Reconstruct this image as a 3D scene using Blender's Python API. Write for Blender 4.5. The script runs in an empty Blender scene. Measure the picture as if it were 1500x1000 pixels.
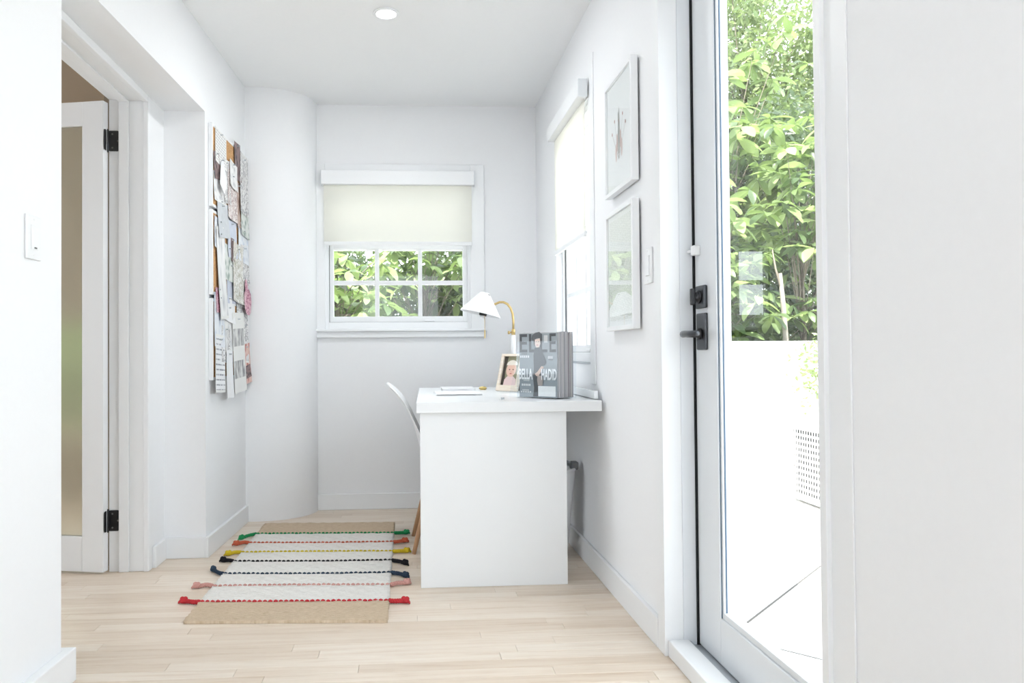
import bpy, bmesh, math, random
import numpy as np
from mathutils import Vector, Matrix, Quaternion
random.seed(7)
S = bpy.context.scene
COL = S.collection

# ------------------------------------------------------------------ camera
def make_camera():
    f, px, py, H = 1080.0, 665.0, 500.0, 0.94          # photo taken as 1500 x 1000
    yv = Vector((597 - px, 517 - py, f)).normalized()  # room depth direction seen from the camera
    up = yv.cross(Vector((1, -0.0075, 0))).normalized()
    if up.y > 0: up = -up
    xv = yv.cross(up)
    if xv.x < 0: xv = -xv
    R = Matrix((xv, yv, up))
    cx, cy, cz = R.col[0], -R.col[1], -R.col[2]
    M = Matrix((cx, cy, cz)).transposed().to_4x4()
    M.translation = (0, 0, H)
    cam = bpy.data.cameras.new('camera'); o = bpy.data.objects.new('camera', cam)
    COL.objects.link(o); o.matrix_world = M
    cam.sensor_width = 36; cam.sensor_fit = 'HORIZONTAL'; cam.lens = f / 1500 * 36
    cam.shift_x = (750 - px) / 1500; cam.shift_y = 0
    cam.clip_start = .02; cam.clip_end = 300
    S.camera = o
make_camera()

# ------------------------------------------------------------------ light
W = bpy.data.worlds.new('world'); S.world = W; W.use_nodes = True
bg = W.node_tree.nodes['Background']
bg.inputs[0].default_value = (0.87, 0.935, 1.0, 1); bg.inputs[1].default_value = 3.0   # bright hazy daylight sky
sun = bpy.data.lights.new('sun', 'SUN'); so = bpy.data.objects.new('sun', sun); COL.objects.link(so)
sun.energy = 9.5; sun.angle = math.radians(.6); sun.color = (1, .95, .86)
so.rotation_euler = Vector((0.30, 0.95, -1.55)).to_track_quat('-Z', 'Y').to_euler()
S.view_settings.view_transform = 'Standard'; S.view_settings.look = 'None'
S.view_settings.gamma = 1; S.view_settings.use_curve_mapping = False
S.view_settings.exposure = 0.80

# ------------------------------------------------------------------ helpers
def tag(o, label=None, cat=None, group=None, kind=None):
    if label: o['label'] = label
    if cat: o['category'] = cat
    if group: o['group'] = group
    if kind: o['kind'] = kind
    return o
def wo(o):
    v = Vector((0, 0, 0))
    while o is not None:
        v += o.location; o = o.parent
    return v
def empty(name, loc=(0, 0, 0), **k):
    o = bpy.data.objects.new(name, None); COL.objects.link(o); o.location = loc
    o.empty_display_size = .05
    return tag(o, **k)
class MB:
    def __init__(s): s.v = []; s.f = []; s.uv = None
    def add(s, vs, fs):
        b = len(s.v); s.v += [tuple(x) for x in vs]; s.f += [tuple(i + b for i in q) for q in fs]; return s
    def box(s, x0, x1, y0, y1, z0, z1):
        x0, x1 = sorted((x0, x1)); y0, y1 = sorted((y0, y1)); z0, z1 = sorted((z0, z1))
        return s.add([(x0,y0,z0),(x1,y0,z0),(x1,y1,z0),(x0,y1,z0),(x0,y0,z1),(x1,y0,z1),(x1,y1,z1),(x0,y1,z1)],
            [(0,3,2,1),(4,5,6,7),(0,1,5,4),(1,2,6,5),(2,3,7,6),(3,0,4,7)])
    def obox(s, o, a, b, c):      # box from corner o with edge vectors a, b, c
        o, a, b, c = map(Vector, (o, a, b, c))
        vs = [o, o+a, o+a+b, o+b, o+c, o+a+c, o+a+b+c, o+b+c]
        fs = [(0,3,2,1),(4,5,6,7),(0,1,5,4),(1,2,6,5),(2,3,7,6),(3,0,4,7)]
        if a.cross(b).dot(c) < 0: fs = [q[::-1] for q in fs]
        return s.add(vs, fs)
    def prism(s, poly, z0, z1):
        ar = sum(poly[i][0]*poly[(i+1)%len(poly)][1]-poly[(i+1)%len(poly)][0]*poly[i][1] for i in range(len(poly)))
        if ar < 0: poly = poly[::-1]
        n = len(poly)
        return s.add([(x,y,z0) for x,y in poly]+[(x,y,z1) for x,y in poly],
            [tuple(range(n))[::-1], tuple(range(n, 2*n))]+[(i,(i+1)%n,n+(i+1)%n,n+i) for i in range(n)])
    def tube(s, pts, r, seg=8, cap=True):
        pts = [Vector(p) for p in pts]; n = len(pts)
        rr = r if isinstance(r, (list, tuple)) else [r]*n
        t0 = (pts[1]-pts[0]).normalized()
        nv = t0.orthogonal().normalized(); vs = []; tp = t0
        for i in range(n):
            t = (pts[min(i+1,n-1)]-pts[max(i-1,0)]).normalized()
            nv = (tp.rotation_difference(t) @ nv); nv = (nv - t*nv.dot(t)).normalized(); tp = t
            b = t.cross(nv)
            for k in range(seg):
                a = 2*math.pi*k/seg; vs.append(pts[i]+rr[i]*(nv*math.cos(a)+b*math.sin(a)))
        fs = [(i*seg+k, i*seg+(k+1)%seg, (i+1)*seg+(k+1)%seg, (i+1)*seg+k) for i in range(n-1) for k in range(seg)]
        if cap: fs += [tuple(range(seg))[::-1], tuple(range((n-1)*seg, n*seg))]
        return s.add(vs, fs)
    def lathe(s, prof, c, axis=(0,0,1), seg=24):   # prof: (r, h) from bottom to top
        c = Vector(c); ax = Vector(axis).normalized(); u = ax.orthogonal().normalized(); w = ax.cross(u)
        vs = [c+ax*h+r*(u*math.cos(2*math.pi*k/seg)+w*math.sin(2*math.pi*k/seg)) for r,h in prof for k in range(seg)]
        n = len(prof)
        fs = [(i*seg+k, i*seg+(k+1)%seg, (i+1)*seg+(k+1)%seg, (i+1)*seg+k) for i in range(n-1) for k in range(seg)]
        if prof[0][0] > 1e-6 and prof[0] != prof[-1]: fs.append(tuple(range(seg))[::-1])
        if prof[-1][0] > 1e-6 and prof[0] != prof[-1]: fs.append(tuple(range((n-1)*seg, n*seg)))
        return s.add(vs, fs)
    def ball(s, c, r, seg=10, rings=6, sc=(1,1,1)):
        c = Vector(c); vs = []
        for i in range(rings+1):
            th = math.pi*i/rings
            for k in range(seg):
                a = 2*math.pi*k/seg
                vs.append(c+Vector((r*sc[0]*math.sin(th)*math.cos(a), r*sc[1]*math.sin(th)*math.sin(a), -r*sc[2]*math.cos(th))))
        return s.add(vs, [(i*seg+k, i*seg+(k+1)%seg, (i+1)*seg+(k+1)%seg, (i+1)*seg+k) for i in range(rings) for k in range(seg)])
    def build(s, name, mat, parent=None, bevel=0, smooth=False, local=False, solid=0, sub=0, origin=None, seg=2):
        off = Vector((0,0,0))
        if parent is not None and not local: off = wo(parent)
        if parent is None and origin is not None: off = Vector(origin)
        me = bpy.data.meshes.new(name)
        me.from_pydata([(x-off.x, y-off.y, z-off.z) for x,y,z in s.v], [], s.f)
        if s.uv is not None:
            l = me.uv_layers.new(name='UV'); 
            for lp in me.loops: l.data[lp.index].uv = s.uv[lp.vertex_index]
        me.materials.append(mat)
        if smooth: me.polygons.foreach_set('use_smooth', [True]*len(me.polygons))
        me.validate(); me.update()
        o = bpy.data.objects.new(name, me); COL.objects.link(o)
        if parent is not None: o.parent = parent
        elif origin is not None: o.location = origin
        if solid:
            m = o.modifiers.new('Solidify', 'SOLIDIFY'); m.thickness = solid; m.offset = 0
        if bevel:
            m = o.modifiers.new('Bevel', 'BEVEL'); m.width = bevel; m.segments = seg; m.limit_method = 'ANGLE'; m.angle_limit = math.radians(40)
        if sub:
            m = o.modifiers.new('Subdivision', 'SUBSURF'); m.levels = sub; m.render_levels = sub
        return o

# ------------------------------------------------------------------ materials
class NT:
    def __init__(s, name):
        s.m = bpy.data.materials.new(name); s.m.use_nodes = True; s.t = s.m.node_tree
        s.t.nodes.clear(); s.out = s.n('ShaderNodeOutputMaterial')
    def n(s, typ, **k):
        o = s.t.nodes.new(typ)
        for a, b in k.items(): setattr(o, a, b)
        return o
    def l(s, a, b): s.t.links.new(a, b)
    def ramp(s, fac, stops, interp='LINEAR'):
        r = s.n('ShaderNodeValToRGB'); e = r.color_ramp; e.interpolation = interp
        while len(e.elements) < len(stops): e.elements.new(.5)
        for el, (p, c) in zip(e.elements, stops): el.position = p; el.color = (*c, 1)
        s.l(fac, r.inputs[0]); return r.outputs[0]
    def mixc(s, fac, a, b, mode='MIX'):
        m = s.n('ShaderNodeMix', data_type='RGBA', blend_type=mode)
        for sock, v in ((m.inputs[0], fac), (m.inputs[6], a), (m.inputs[7], b)):
            if hasattr(v, 'links'): s.l(v, sock)
            elif isinstance(v, (int, float)): sock.default_value = v
            else: sock.default_value = (*v, 1)
        return m.outputs[2]
    def coord(s, kind='Object', scale=(1,1,1), rot=(0,0,0), loc=(0,0,0)):
        c = s.n('ShaderNodeTexCoord'); mp = s.n('ShaderNodeMapping')
        mp.inputs['Scale'].default_value = scale; mp.inputs['Rotation'].default_value = rot; mp.inputs['Location'].default_value = loc
        s.l(c.outputs[kind], mp.inputs[0]); return mp.outputs[0]
    def geo(s, scale=(1,1,1)):
        c = s.n('ShaderNodeNewGeometry'); mp = s.n('ShaderNodeMapping'); mp.inputs['Scale'].default_value = scale
        s.l(c.outputs['Position'], mp.inputs[0]); return mp.outputs[0]
    def noise(s, vec, scale=5, detail=3, rough=.5):
        q = s.n('ShaderNodeTexNoise'); q.inputs['Scale'].default_value = scale; q.inputs['Detail'].default_value = detail
        q.inputs['Roughness'].default_value = rough; s.l(vec, q.inputs['Vector']); return q
    def math(s, op, a, b=None):
        m = s.n('ShaderNodeMath', operation=op)
        for i, v in enumerate((a, b)):
            if v is None: continue
            if hasattr(v, 'links'): s.l(v, m.inputs[i])
            else: m.inputs[i].default_value = v
        return m.outputs[0]
    def bsdf(s, col=(.8,.8,.8), rough=.5, metal=0, spec=.5, bump=None, bstr=.1, bdist=.002, **k):
        b = s.n('ShaderNodeBsdfPrincipled')
        if hasattr(col, 'links'): s.l(col, b.inputs['Base Color'])
        else: b.inputs['Base Color'].default_value = (*col, 1)
        if hasattr(rough, 'links'): s.l(rough, b.inputs['Roughness'])
        else: b.inputs['Roughness'].default_value = rough
        b.inputs['Metallic'].default_value = metal; b.inputs['Specular IOR Level'].default_value = spec
        for a, v in k.items(): b.inputs[a.replace('_', ' ')].default_value = v
        if bump is not None:
            q = s.n('ShaderNodeBump'); q.inputs['Strength'].default_value = bstr; q.inputs['Distance'].default_value = bdist
            s.l(bump, q.inputs['Height']); s.l(q.outputs[0], b.inputs['Normal'])
        return b.outputs[0]
    def done(s, sh): s.l(sh, s.out.inputs[0]); return s.m
def plain(name, col, rough=.5, metal=0, spec=.5, nscale=40, var=.04, bstr=.05):
    t = NT(name); v = t.coord('Object'); q = t.noise(v, nscale, 3)
    c = t.mixc(q.outputs[0], [x*(1-var) for x in col], [min(1, x*(1+var)) for x in col])
    return t.done(t.bsdf(c, rough, metal, spec, q.outputs[0], bstr, .001))
M = {}
M['wall'] = plain('white_wall_paint', (.90,.909,.924), .75, 0, .3, 60, .01, .04)
M['ceil'] = plain('white_ceiling_paint', (.945,.953,.96), .85, 0, .2, 60, .01, .04)
M['trim'] = plain('white_trim_gloss', (.89,.905,.92), .38, 0, .45, 20, .008, .02)
M['alu'] = plain('white_aluminium', (.80,.83,.86), .35, 0, .5, 30, .01, .02)
M['track'] = plain('grey_sill_track', (.52,.55,.58), .35, .6, .5, 60, .04, .05)
M['desk'] = plain('white_desk_laminate', (.87,.89,.905), .30, 0, .5, 10, .006, .01)
M['tan'] = plain('tan_wall_paint', (.43,.36,.28), .8, 0, .3, 30, .03, .05)
M['black'] = plain('black_bronze', (.028,.03,.034), .42, .6, .5, 80, .1, .06)
M['gunmetal'] = plain('dark_bronze_hardware', (.075,.08,.088), .38, .7, .5, 80, .08, .05)
M['blackp'] = plain('black_plastic', (.015,.015,.018), .4, 0, .5, 60, .1, .04)
M['brass'] = plain('aged_brass', (.60,.44,.20), .32, .95, .5, 50, .08, .05)
M['plastic'] = plain('white_plastic', (.88,.89,.90), .35, 0, .5, 20, .008, .01)
M['greyp'] = plain('grey_plastic', (.16,.165,.17), .5, 0, .4, 50, .06, .05)
M['shade'] = plain('white_lamp_enamel', (.88,.885,.89), .4, 0, .45, 20, .008, .01)
M['beech'] = plain('beech_legs', (.56,.33,.19), .5, 0, .4, 25, .12, .08)
M['gasket'] = plain('black_gasket', (.012,.013,.015), .7, 0, .3, 50, .1, .05)
M['paper'] = plain('white_paper', (.88,.885,.90), .8, 0, .2, 30, .01, .03)
M['stucco'] = plain('white_stucco', (.85,.84,.82), .9, 0, .2, 25, .03, .3)
M['paver'] = plain('white_stone_paver', (.74,.73,.71), .8, 0, .3, 6, .05, .1)
M['grout'] = plain('paver_joint', (.085,.083,.08), .9, 0, .2, 20, .1, .2)
M['soil'] = plain('garden_soil', (.14,.11,.08), .95, 0, .1, 12, .3, .5)
M['bark'] = plain('pale_bark', (.17,.145,.115), .9, 0, .1, 18, .3, .5)
M['gold'] = plain('pale_gold_clip', (.80,.62,.22), .35, .5, .5, 30, .05, .02)
M['cab'] = plain('grey_green_cabinet', (.12,.115,.085), .6, 0, .3, 20, .05, .05)

def wood():
    t = NT('bleached_maple')
    oi = t.n('ShaderNodeObjectInfo'); g = t.geo((1.3, 22, 1))
    ad = t.n('ShaderNodeVectorMath', operation='ADD'); t.l(g, ad.inputs[0])
    cmb = t.n('ShaderNodeCombineXYZ'); r13 = t.math('MULTIPLY', oi.outputs['Random'], 37.); t.l(r13, cmb.inputs[0]); t.l(r13, cmb.inputs[2]); t.l(cmb.outputs[0], ad.inputs[1])
    q = t.noise(ad.outputs[0], 2.4, 6, .62); q2 = t.noise(ad.outputs[0], 9, 3)
    c = t.ramp(q.outputs[0], [(.28,(.70,.58,.465)), (.47,(.81,.72,.615)), (.72,(.87,.80,.71))])
    tone = t.ramp(oi.outputs['Random'], [(0,(.86,.80,.74)), (.5,(.97,.94,.91)), (1,(1.0,.99,.98))])
    c = t.mixc(1., c, tone, 'MULTIPLY'); c = t.mixc(t.math('MULTIPLY', q2.outputs[0], .16), c, (.62,.47,.34))
    return t.done(t.bsdf(c, .33, 0, .42, q2.outputs[0], .05, .0008))
M['wood'] = wood()
def lightwood():
    t = NT('pale_frame_wood'); q = t.noise(t.coord('Object', (8,8,60)), 3, 4)
    return t.done(t.bsdf(t.ramp(q.outputs[0], [(.3,(.80,.68,.54)), (.7,(.90,.82,.72))]), .5))
M['lightwood'] = lightwood()
def glass(name, rough=0., tint=(1,1,1), ior=1.5):
    t = NT(name); fr = t.n('ShaderNodeFresnel'); fr.inputs[0].default_value = ior
    ge = t.n('ShaderNodeNewGeometry'); k = t.math('MULTIPLY', fr.outputs[0], t.math('SUBTRACT', 1., ge.outputs['Backfacing']))
    tr = t.n('ShaderNodeBsdfTransparent'); tr.inputs[0].default_value = (*tint, 1)
    gl = t.n('ShaderNodeBsdfGlossy'); gl.inputs['Roughness'].default_value = rough; gl.inputs[0].default_value = (1,1,1,1)
    mx = t.n('ShaderNodeMixShader'); t.l(k, mx.inputs[0]); t.l(tr.outputs[0], mx.inputs[1]); t.l(gl.outputs[0], mx.inputs[2])
    return t.done(mx.outputs[0])
M['glass'] = glass('clear_glass', 0, (.985,.995,.99), 1.52)
M['acrylic'] = glass('clear_acrylic', .02, (.965,.98,.99), 1.5)
def frosted():
    t = NT('frosted_glass')
    b = t.bsdf((.86,.84,.73), .40, 0, .4, Transmission_Weight=.85, IOR=1.15)
    return t.done(b)
M['frost'] = frosted()
def fabric():
    t = NT('white_roller_fabric')
    q = t.noise(t.coord('Object', (1,1,1)), 350, 2); w = t.n('ShaderNodeTexWave'); w.inputs['Scale'].default_value = 160; w.bands_direction = 'Z'
    t.l(t.coord('Object'), w.inputs[0])
    d = t.n('ShaderNodeBsdfDiffuse'); d.inputs[0].default_value = (.90,.90,.87,1)
    tl = t.n('ShaderNodeBsdfTranslucent'); tl.inputs[0].default_value = (.82,.81,.76,1)
    tr = t.n('ShaderNodeBsdfTransparent')
    bp = t.n('ShaderNodeBump'); bp.inputs['Strength'].default_value = .08; t.l(w.outputs['Fac'], bp.inputs['Height']); t.l(bp.outputs[0], d.inputs['Normal'])
    m1 = t.n('ShaderNodeMixShader'); m1.inputs[0].default_value = .55; t.l(d.outputs[0], m1.inputs[1]); t.l(tl.outputs[0], m1.inputs[2])
    m2 = t.n('ShaderNodeMixShader'); m2.inputs[0].default_value = .045; t.l(m1.outputs[0], m2.inputs[1]); t.l(tr.outputs[0], m2.inputs[2])
    return t.done(m2.outputs[0])
M['fabric'] = fabric()
def emit(name, col, st):
    t = NT(name); e = t.n('ShaderNodeEmission'); e.inputs[0].default_value = (*col, 1); e.inputs[1].default_value = st
    return t.done(e.outputs[0])
M['lamp'] = emit('lit_diffuser', (1, .99, .96), 7)
def yarn(name, col, scale=220):
    t = NT(name); v = t.coord('Object'); q = t.noise(v, scale, 3, .7)
    c = t.mixc(q.outputs[0], [x*.72 for x in col], [min(1, x*1.22) for x in col])
    return t.done(t.bsdf(c, .95, 0, .1, q.outputs[0], .6, .002))
def rugmat(name, a, b, c, sc):
    t = NT(name); v = t.coord('Object')
    w1 = t.n('ShaderNodeTexWave'); w1.bands_direction = 'Y'; w1.inputs['Scale'].default_value = sc; w1.inputs['Distortion'].default_value = 2.5; w1.inputs['Detail'].default_value = 2; w1.inputs['Detail Scale'].default_value = 4
    t.l(v, w1.inputs[0])
    q = t.noise(t.coord('Object', (26, 190, 1)), 1.6, 4, .7); q2 = t.noise(v, 14, 3)
    col = t.ramp(q.outputs[0], [(.25, a), (.5, b), (.75, c)])
    col = t.mixc(t.math('MULTIPLY', q2.outputs[0], .25), col, a)
    h = t.math('ADD', w1.outputs['Fac'], q.outputs[0])
    return t.done(t.bsdf(col, .95, 0, .1, h, .7, .003))
M['jute'] = rugmat('natural_jute', (.50,.375,.24), (.69,.55,.40), (.82,.70,.55), 42)
M['cotton'] = rugmat('cream_cotton', (.66,.63,.58), (.84,.82,.78), (.94,.93,.91), 17)
M['cork'] = None
def cork():
    t = NT('cork'); q = t.noise(t.coord('Object'), 130, 4, .7)
    return t.done(t.bsdf(t.ramp(q.outputs[0], [(.3,(.38,.20,.09)), (.55,(.66,.39,.19)), (.75,(.76,.50,.28))]), .9, 0, .1, q.outputs[0], .4, .002))
M['cork'] = cork()
def leafmat(name, a, b, obj=True, tl=.45):
    t = NT(name)
    if obj:
        fac = t.n('ShaderNodeObjectInfo').outputs['Random']
    else:
        ge = t.n('ShaderNodeNewGeometry'); fac = ge.outputs['Random Per Island']
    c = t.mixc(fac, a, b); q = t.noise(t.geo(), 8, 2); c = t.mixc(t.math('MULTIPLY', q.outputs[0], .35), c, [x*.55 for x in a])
    b1 = t.n('ShaderNodeBsdfPrincipled'); t.l(c, b1.inputs['Base Color']); b1.inputs['Roughness'].default_value = .36; b1.inputs['Specular IOR Level'].default_value = .55
    t2 = t.n('ShaderNodeBsdfTranslucent'); t.l(t.mixc(.4, c, (.40,.56,.14)), t2.inputs[0])
    mx = t.n('ShaderNodeMixShader'); mx.inputs[0].default_value = tl; t.l(b1.outputs[0], mx.inputs[1]); t.l(t2.outputs[0], mx.inputs[2])
    return t.done(mx.outputs[0])
M['leafbig'] = leafmat('glossy_sunlit_broad_leaf', (.20,.29,.12), (.42,.50,.24))  # paler copy: sunlit highlights put into the leaf colour
M['leafcrown'] = leafmat('shaded_broad_leaf_crown', (.055,.095,.05), (.19,.26,.11), False)  # darker copy: shade within the crown put into the leaf colour
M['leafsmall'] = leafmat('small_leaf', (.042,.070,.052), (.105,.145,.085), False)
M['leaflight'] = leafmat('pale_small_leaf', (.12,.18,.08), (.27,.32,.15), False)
M['frond'] = leafmat('palm_frond_green', (.06,.09,.06), (.16,.20,.12), False)

# printed paper: flat print patterns
def printed(name, kind, cols, seed=0., border=.06):
    t = NT(name); uv = t.coord('UV', (1,1,1), loc=(seed, seed*.37, 0)); raw = t.n('ShaderNodeUVMap'); 
    if kind == 'photo':
        v = t.n('ShaderNodeTexVoronoi'); v.inputs['Scale'].default_value = 4.5; t.l(uv, v.inputs['Vector'])
        q = t.noise(uv, 3.2, 5, .6); f = t.math('MULTIPLY', t.math('ADD', v.outputs['Distance'], q.outputs[0]), .75)
        c = t.ramp(f, [(.15+.8*i/(len(cols)-1)*.8, k) for i, k in enumerate(cols)])
    elif kind == 'sketch':
        q = t.noise(uv, 5, 4, .6); f = t.math('ABSOLUTE', t.math('SUBTRACT', q.outputs[0], .5))
        f2 = t.math('ABSOLUTE', t.math('SUBTRACT', t.noise(uv, 11, 3).outputs[0], .47))
        c = t.ramp(t.math('MINIMUM', f, f2), [(0, cols[0]), (.012, cols[0]), (.03, cols[1]), (1, cols[1])])
        c = t.mixc(t.ramp(t.noise(uv, 2.2, 2).outputs[0], [(.5,(0,0,0)), (.7,(.8,.8,.8))]), c, cols[2])
    elif kind == 'lines':
        w = t.n('ShaderNodeTexWave'); w.bands_direction = 'Y'; w.inputs['Scale'].default_value = 3.6; t.l(uv, w.inputs[0])
        q = t.noise(t.coord('UV', (9, 2.2, 1)), 2, 2); f = t.math('MULTIPLY', t.ramp(w.outputs['Fac'], [(.76,(0,0,0)), (.82,(1,1,1))]), t.ramp(q.outputs[0], [(.42,(0,0,0)), (.48,(1,1,1))]))
        c = t.mixc(f, cols[1], cols[0])
    elif kind == 'plan':
        b = t.n('ShaderNodeTexBrick'); b.inputs['Scale'].default_value = 3; b.inputs['Mortar Size'].default_value = .022
        b.inputs['Color1'].default_value = (*cols[1], 1); b.inputs['Color2'].default_value = (*cols[1], 1); b.inputs['Mortar'].default_value = (*cols[0], 1); t.l(uv, b.inputs[0])
        c = b.outputs[0]
    elif kind == 'grid':
        sp0 = t.n('ShaderNodeSeparateXYZ'); t.l(raw.outputs[0], sp0.inputs[0]); band = t.math('MULTIPLY', t.math('GREATER_THAN', t.math('FRACT', t.math('MULTIPLY', sp0.outputs[1], 2.5)), .45), t.math('GREATER_THAN', t.math('FRACT', t.math('MULTIPLY', sp0.outputs[0], 3.1)), .12))
        q = t.noise(uv, 6, 4); ph = t.ramp(q.outputs[0], [(.3, cols[0]), (.55, cols[1]), (.7, cols[2])])
        c = t.mixc(band, cols[2], ph)
    else:
        c = t.mixc(t.noise(uv, 6, 4).outputs[0], cols[0], cols[-1])
    if border and kind != 'plain':
        sp = t.n('ShaderNodeSeparateXYZ'); t.l(raw.outputs[0], sp.inputs[0])
        e = None
        for i in (0, 1):
            d = t.math('SUBTRACT', .5, t.math('ABSOLUTE', t.math('SUBTRACT', sp.outputs[i], .5)))
            e = d if e is None else t.math('MINIMUM', e, d)
        c = t.mixc(t.math('GREATER_THAN', e, border), (.84,.84,.82), c)
    return t.done(t.bsdf(c, .6, 0, .3))

# ------------------------------------------------------------------ room shell
ZC = 2.455
XL = lambda y: -.995 + .041 * (y - 2.19)     # the left wall runs slightly askew
XR = .80
def st(mb, name, mat, bevel=0, **k): return tag(mb.build(name, mat, bevel=bevel, **k), kind='structure')

fl = st(MB().box(-4.4, .98, -2.9, 4.5, -.08, -.012), 'floor', M['wood'])
def plank(x0, x1, y0, y1):
    c = .0007; g = .0004; t = 0; b = -.012
    x0 += g; x1 -= g; y0 += g; y1 -= g
    vs = [(x0,y0,b),(x1,y0,b),(x1,y1,b),(x0,y1,b),(x0,y0,t-c),(x1,y0,t-c),(x1,y1,t-c),(x0,y1,t-c),(x0+c,y0+c,t),(x1-c,y0+c,t),(x1-c,y1-c,t),(x0+c,y1-c,t)]
    fs = [(0,1,5,4),(1,2,6,5),(2,3,7,6),(3,0,4,7),(4,5,9,8),(5,6,10,9),(6,7,11,10),(7,4,8,11),(8,9,10,11)]
    return vs, fs
rg = random.Random(3); pw = .0575; rest = MB()
nrow = int(7.4/pw)
for r in range(nrow+1):
    y1 = 4.5 - r*pw; y0 = max(y1-pw, -2.9)
    if y1 < -2.85: break
    x = -4.4 if y0 < 1.2 else -1.9 - rg.random()*.8
    if y0 >= 1.2 and x > -4.4: rest.add(*plank(-4.4, x, y0, y1))
    while x < .98:
        L = .35 + rg.random()*.95; x1 = min(x+L, .98)
        if .98-x1 < .2: x1 = .98
        if y0 >= 1.2 and x1 > -1.75:
            MB().add(*plank(x, x1, y0, y1)).build('plank', M['wood'], fl)
        else: rest.add(*plank(x, x1, y0, y1))
        x = x1
tag(rest.build('plank_field', M['wood'], fl), kind='stuff')

# ceiling slab
st(MB().box(-4.5, 1.05, -3.0, 4.7, ZC, ZC+.2), 'ceiling', M['ceil'])
# left wall: near stretch, recess with doorway, far stretch with the boards, beam over the recess
YJ, YN = 3.305, 2.46           # far and near faces of the doorway
ZH = 2.06
wl = MB()
wl.prism([(XL(-2.8),-2.8), (XL(2.19),2.19), (-1.13,2.19), (-1.13,YN-.02), (-1.30,YN-.02), (-1.30,-2.8)], -.01, ZC)
wl.prism([(-1.13,YJ+.02), (-1.13,3.505), (XL(3.505),3.505), (XL(4.52),4.52), (XL(4.52),4.7), (-1.30,4.7), (-1.30,YJ+.02)], -.01, ZC)
wl.prism([(XL(2.19),2.19), (XL(3.505),3.505), (-1.30,3.505), (-1.30,2.19)], ZH+.02, ZC)
st(wl, 'wall_left', M['wall'])
# rounded pier in the far corner
pier = [(-.93,4.218)] + [(-.86+.318*math.cos(a), 4.5-.282*math.sin(a)) for a in [math.pi/2*(1-i/24) for i in range(25)]] + [(-.542,4.52), (-.93,4.52)]
po = st(MB().prism(pier, -.005, ZC), 'wall_corner', M['wall'], smooth=True)
mm = po.modifiers.new('Edges', 'EDGE_SPLIT'); mm.split_angle = math.radians(30)
# back wall with window opening
BX0, BX1, BZ0, BZ1 = -.497, .393, 1.085, 2.05
wb = MB().box(-1.0, BX0, 4.5, 4.66, -.01, ZC).box(BX1, .98, 4.5, 4.66, -.01, ZC).box(BX0, BX1, 4.5, 4.66, -.01, BZ0).box(BX0, BX1, 4.5, 4.66, BZ1, ZC)
st(wb, 'wall_back', M['wall'])
# right wall with window and door openings
RY0, RY1, RZ0, RZ1 = 3.172, 3.85, .892, 2.06
DY0, DY1, DZ = 1.369, 2.243, 2.16
wr = MB().box(XR, .98, RY1, 4.5, -.01, ZC).box(XR, .98, DY1, RY0, -.01, ZC).box(XR, .98, -1.1, DY0, -.01, ZC).box(XR, .98, -2.8, -2.5, -.01, ZC).box(XR, .98, -2.5, -1.1, -.01, .25).box(XR, .98, -2.5, -1.1, 2.15, ZC)  # unseen opening behind the viewpoint added to bounce patio light onto the ceiling
wr.box(XR, .98, RY0, RY1, -.01, RZ0).box(XR, .98, RY0, RY1, RZ1, ZC).box(XR, .98, DY0, DY1, DZ, ZC)
st(wr, 'wall_right', M['wall'])
# wall behind the viewpoint with a big opening added to let daylight in
wre = MB().box(-1.3, -.72, -2.95, -2.8, -.01, ZC).box(.5, .98, -2.95, -2.8, -.01, ZC).box(-.72, .5, -2.95, -2.8, 2.2, ZC).box(-.72, .5, -2.95, -2.8, -.01, .6)
st(wre, 'wall_rear', M['wall'])
# neighbouring room behind the left doorway
wn = MB().box(-1.36, -1.302, YJ+.1, 5.2, 0, ZC).box(-1.36, -1.302, -1.0, YN-.1, 0, ZC).box(-4.4, -4.25, -1.0, .8, 0, ZC).box(-4.4, -4.25, 4.2, 5.2, 0, ZC).box(-4.4, -4.25, .8, 4.2, 0, .7).box(-4.4, -4.25, .8, 4.2, 2.2, ZC).box(-4.4, -1.30, -1.15, -1.0, 0, ZC)  # wide opening in the outer wall added to brighten this room
wn.box(-4.4, -2.75, 5.0, 5.15, 0, ZC).box(-1.45, -1.30, 5.0, 5.15, 0, ZC).box(-2.75, -1.45, 5.0, 5.15, 0, .42).box(-2.75, -1.45, 5.0, 5.15, 1.15, ZC)
wn.box(-1.36, -1.302, YN-.1, YJ+.1, ZH+.1, ZC)
st(wn, 'wall_side_room', M['tan'])
st(MB().box(-4.4, -1.302, -1.0, 5.0, ZC-.012, ZC-.001), 'ceiling_side_room', M['tan'])
st(MB().box(-4.4, -1.0, 4.5, 5.15, -.08, 0), 'floor_side_room', M['wood'])

# baseboards
HB = .095
bl = MB(); t_ = .016
bl.prism([(XL(3.505),3.505-t_), (XL(3.505)+t_,3.505-t_), (XL(4.222)+t_,4.222), (XL(4.222),4.222)], 0, HB)
bl.box(-1.13, XL(3.505)+.001, 3.505-t_, 3.505, 0, HB)
bl.box(-1.13, -1.13+t_, YJ+.04, 3.505-t_, 0, HB)
st(bl, 'baseboard_left', M['trim'], bevel=.003)
bn = MB().prism([(XL(-2.8),-2.8), (XL(-2.8)+.03,-2.8), (XL(2.19)+.03,2.19+.03), (-1.10,2.22), (-1.10,2.19), (XL(2.19),2.19)], 0, HB)
st(bn, 'baseboard_near', M['trim'], bevel=.003)
st(MB().box(-.545, XR, 4.5-t_, 4.5, 0, HB), 'baseboard_back', M['trim'], bevel=.003)
st(MB().box(XR-t_, XR, DY1+.062, 4.5-t_, 0, HB), 'baseboard_right', M['trim'], bevel=.003)
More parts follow.
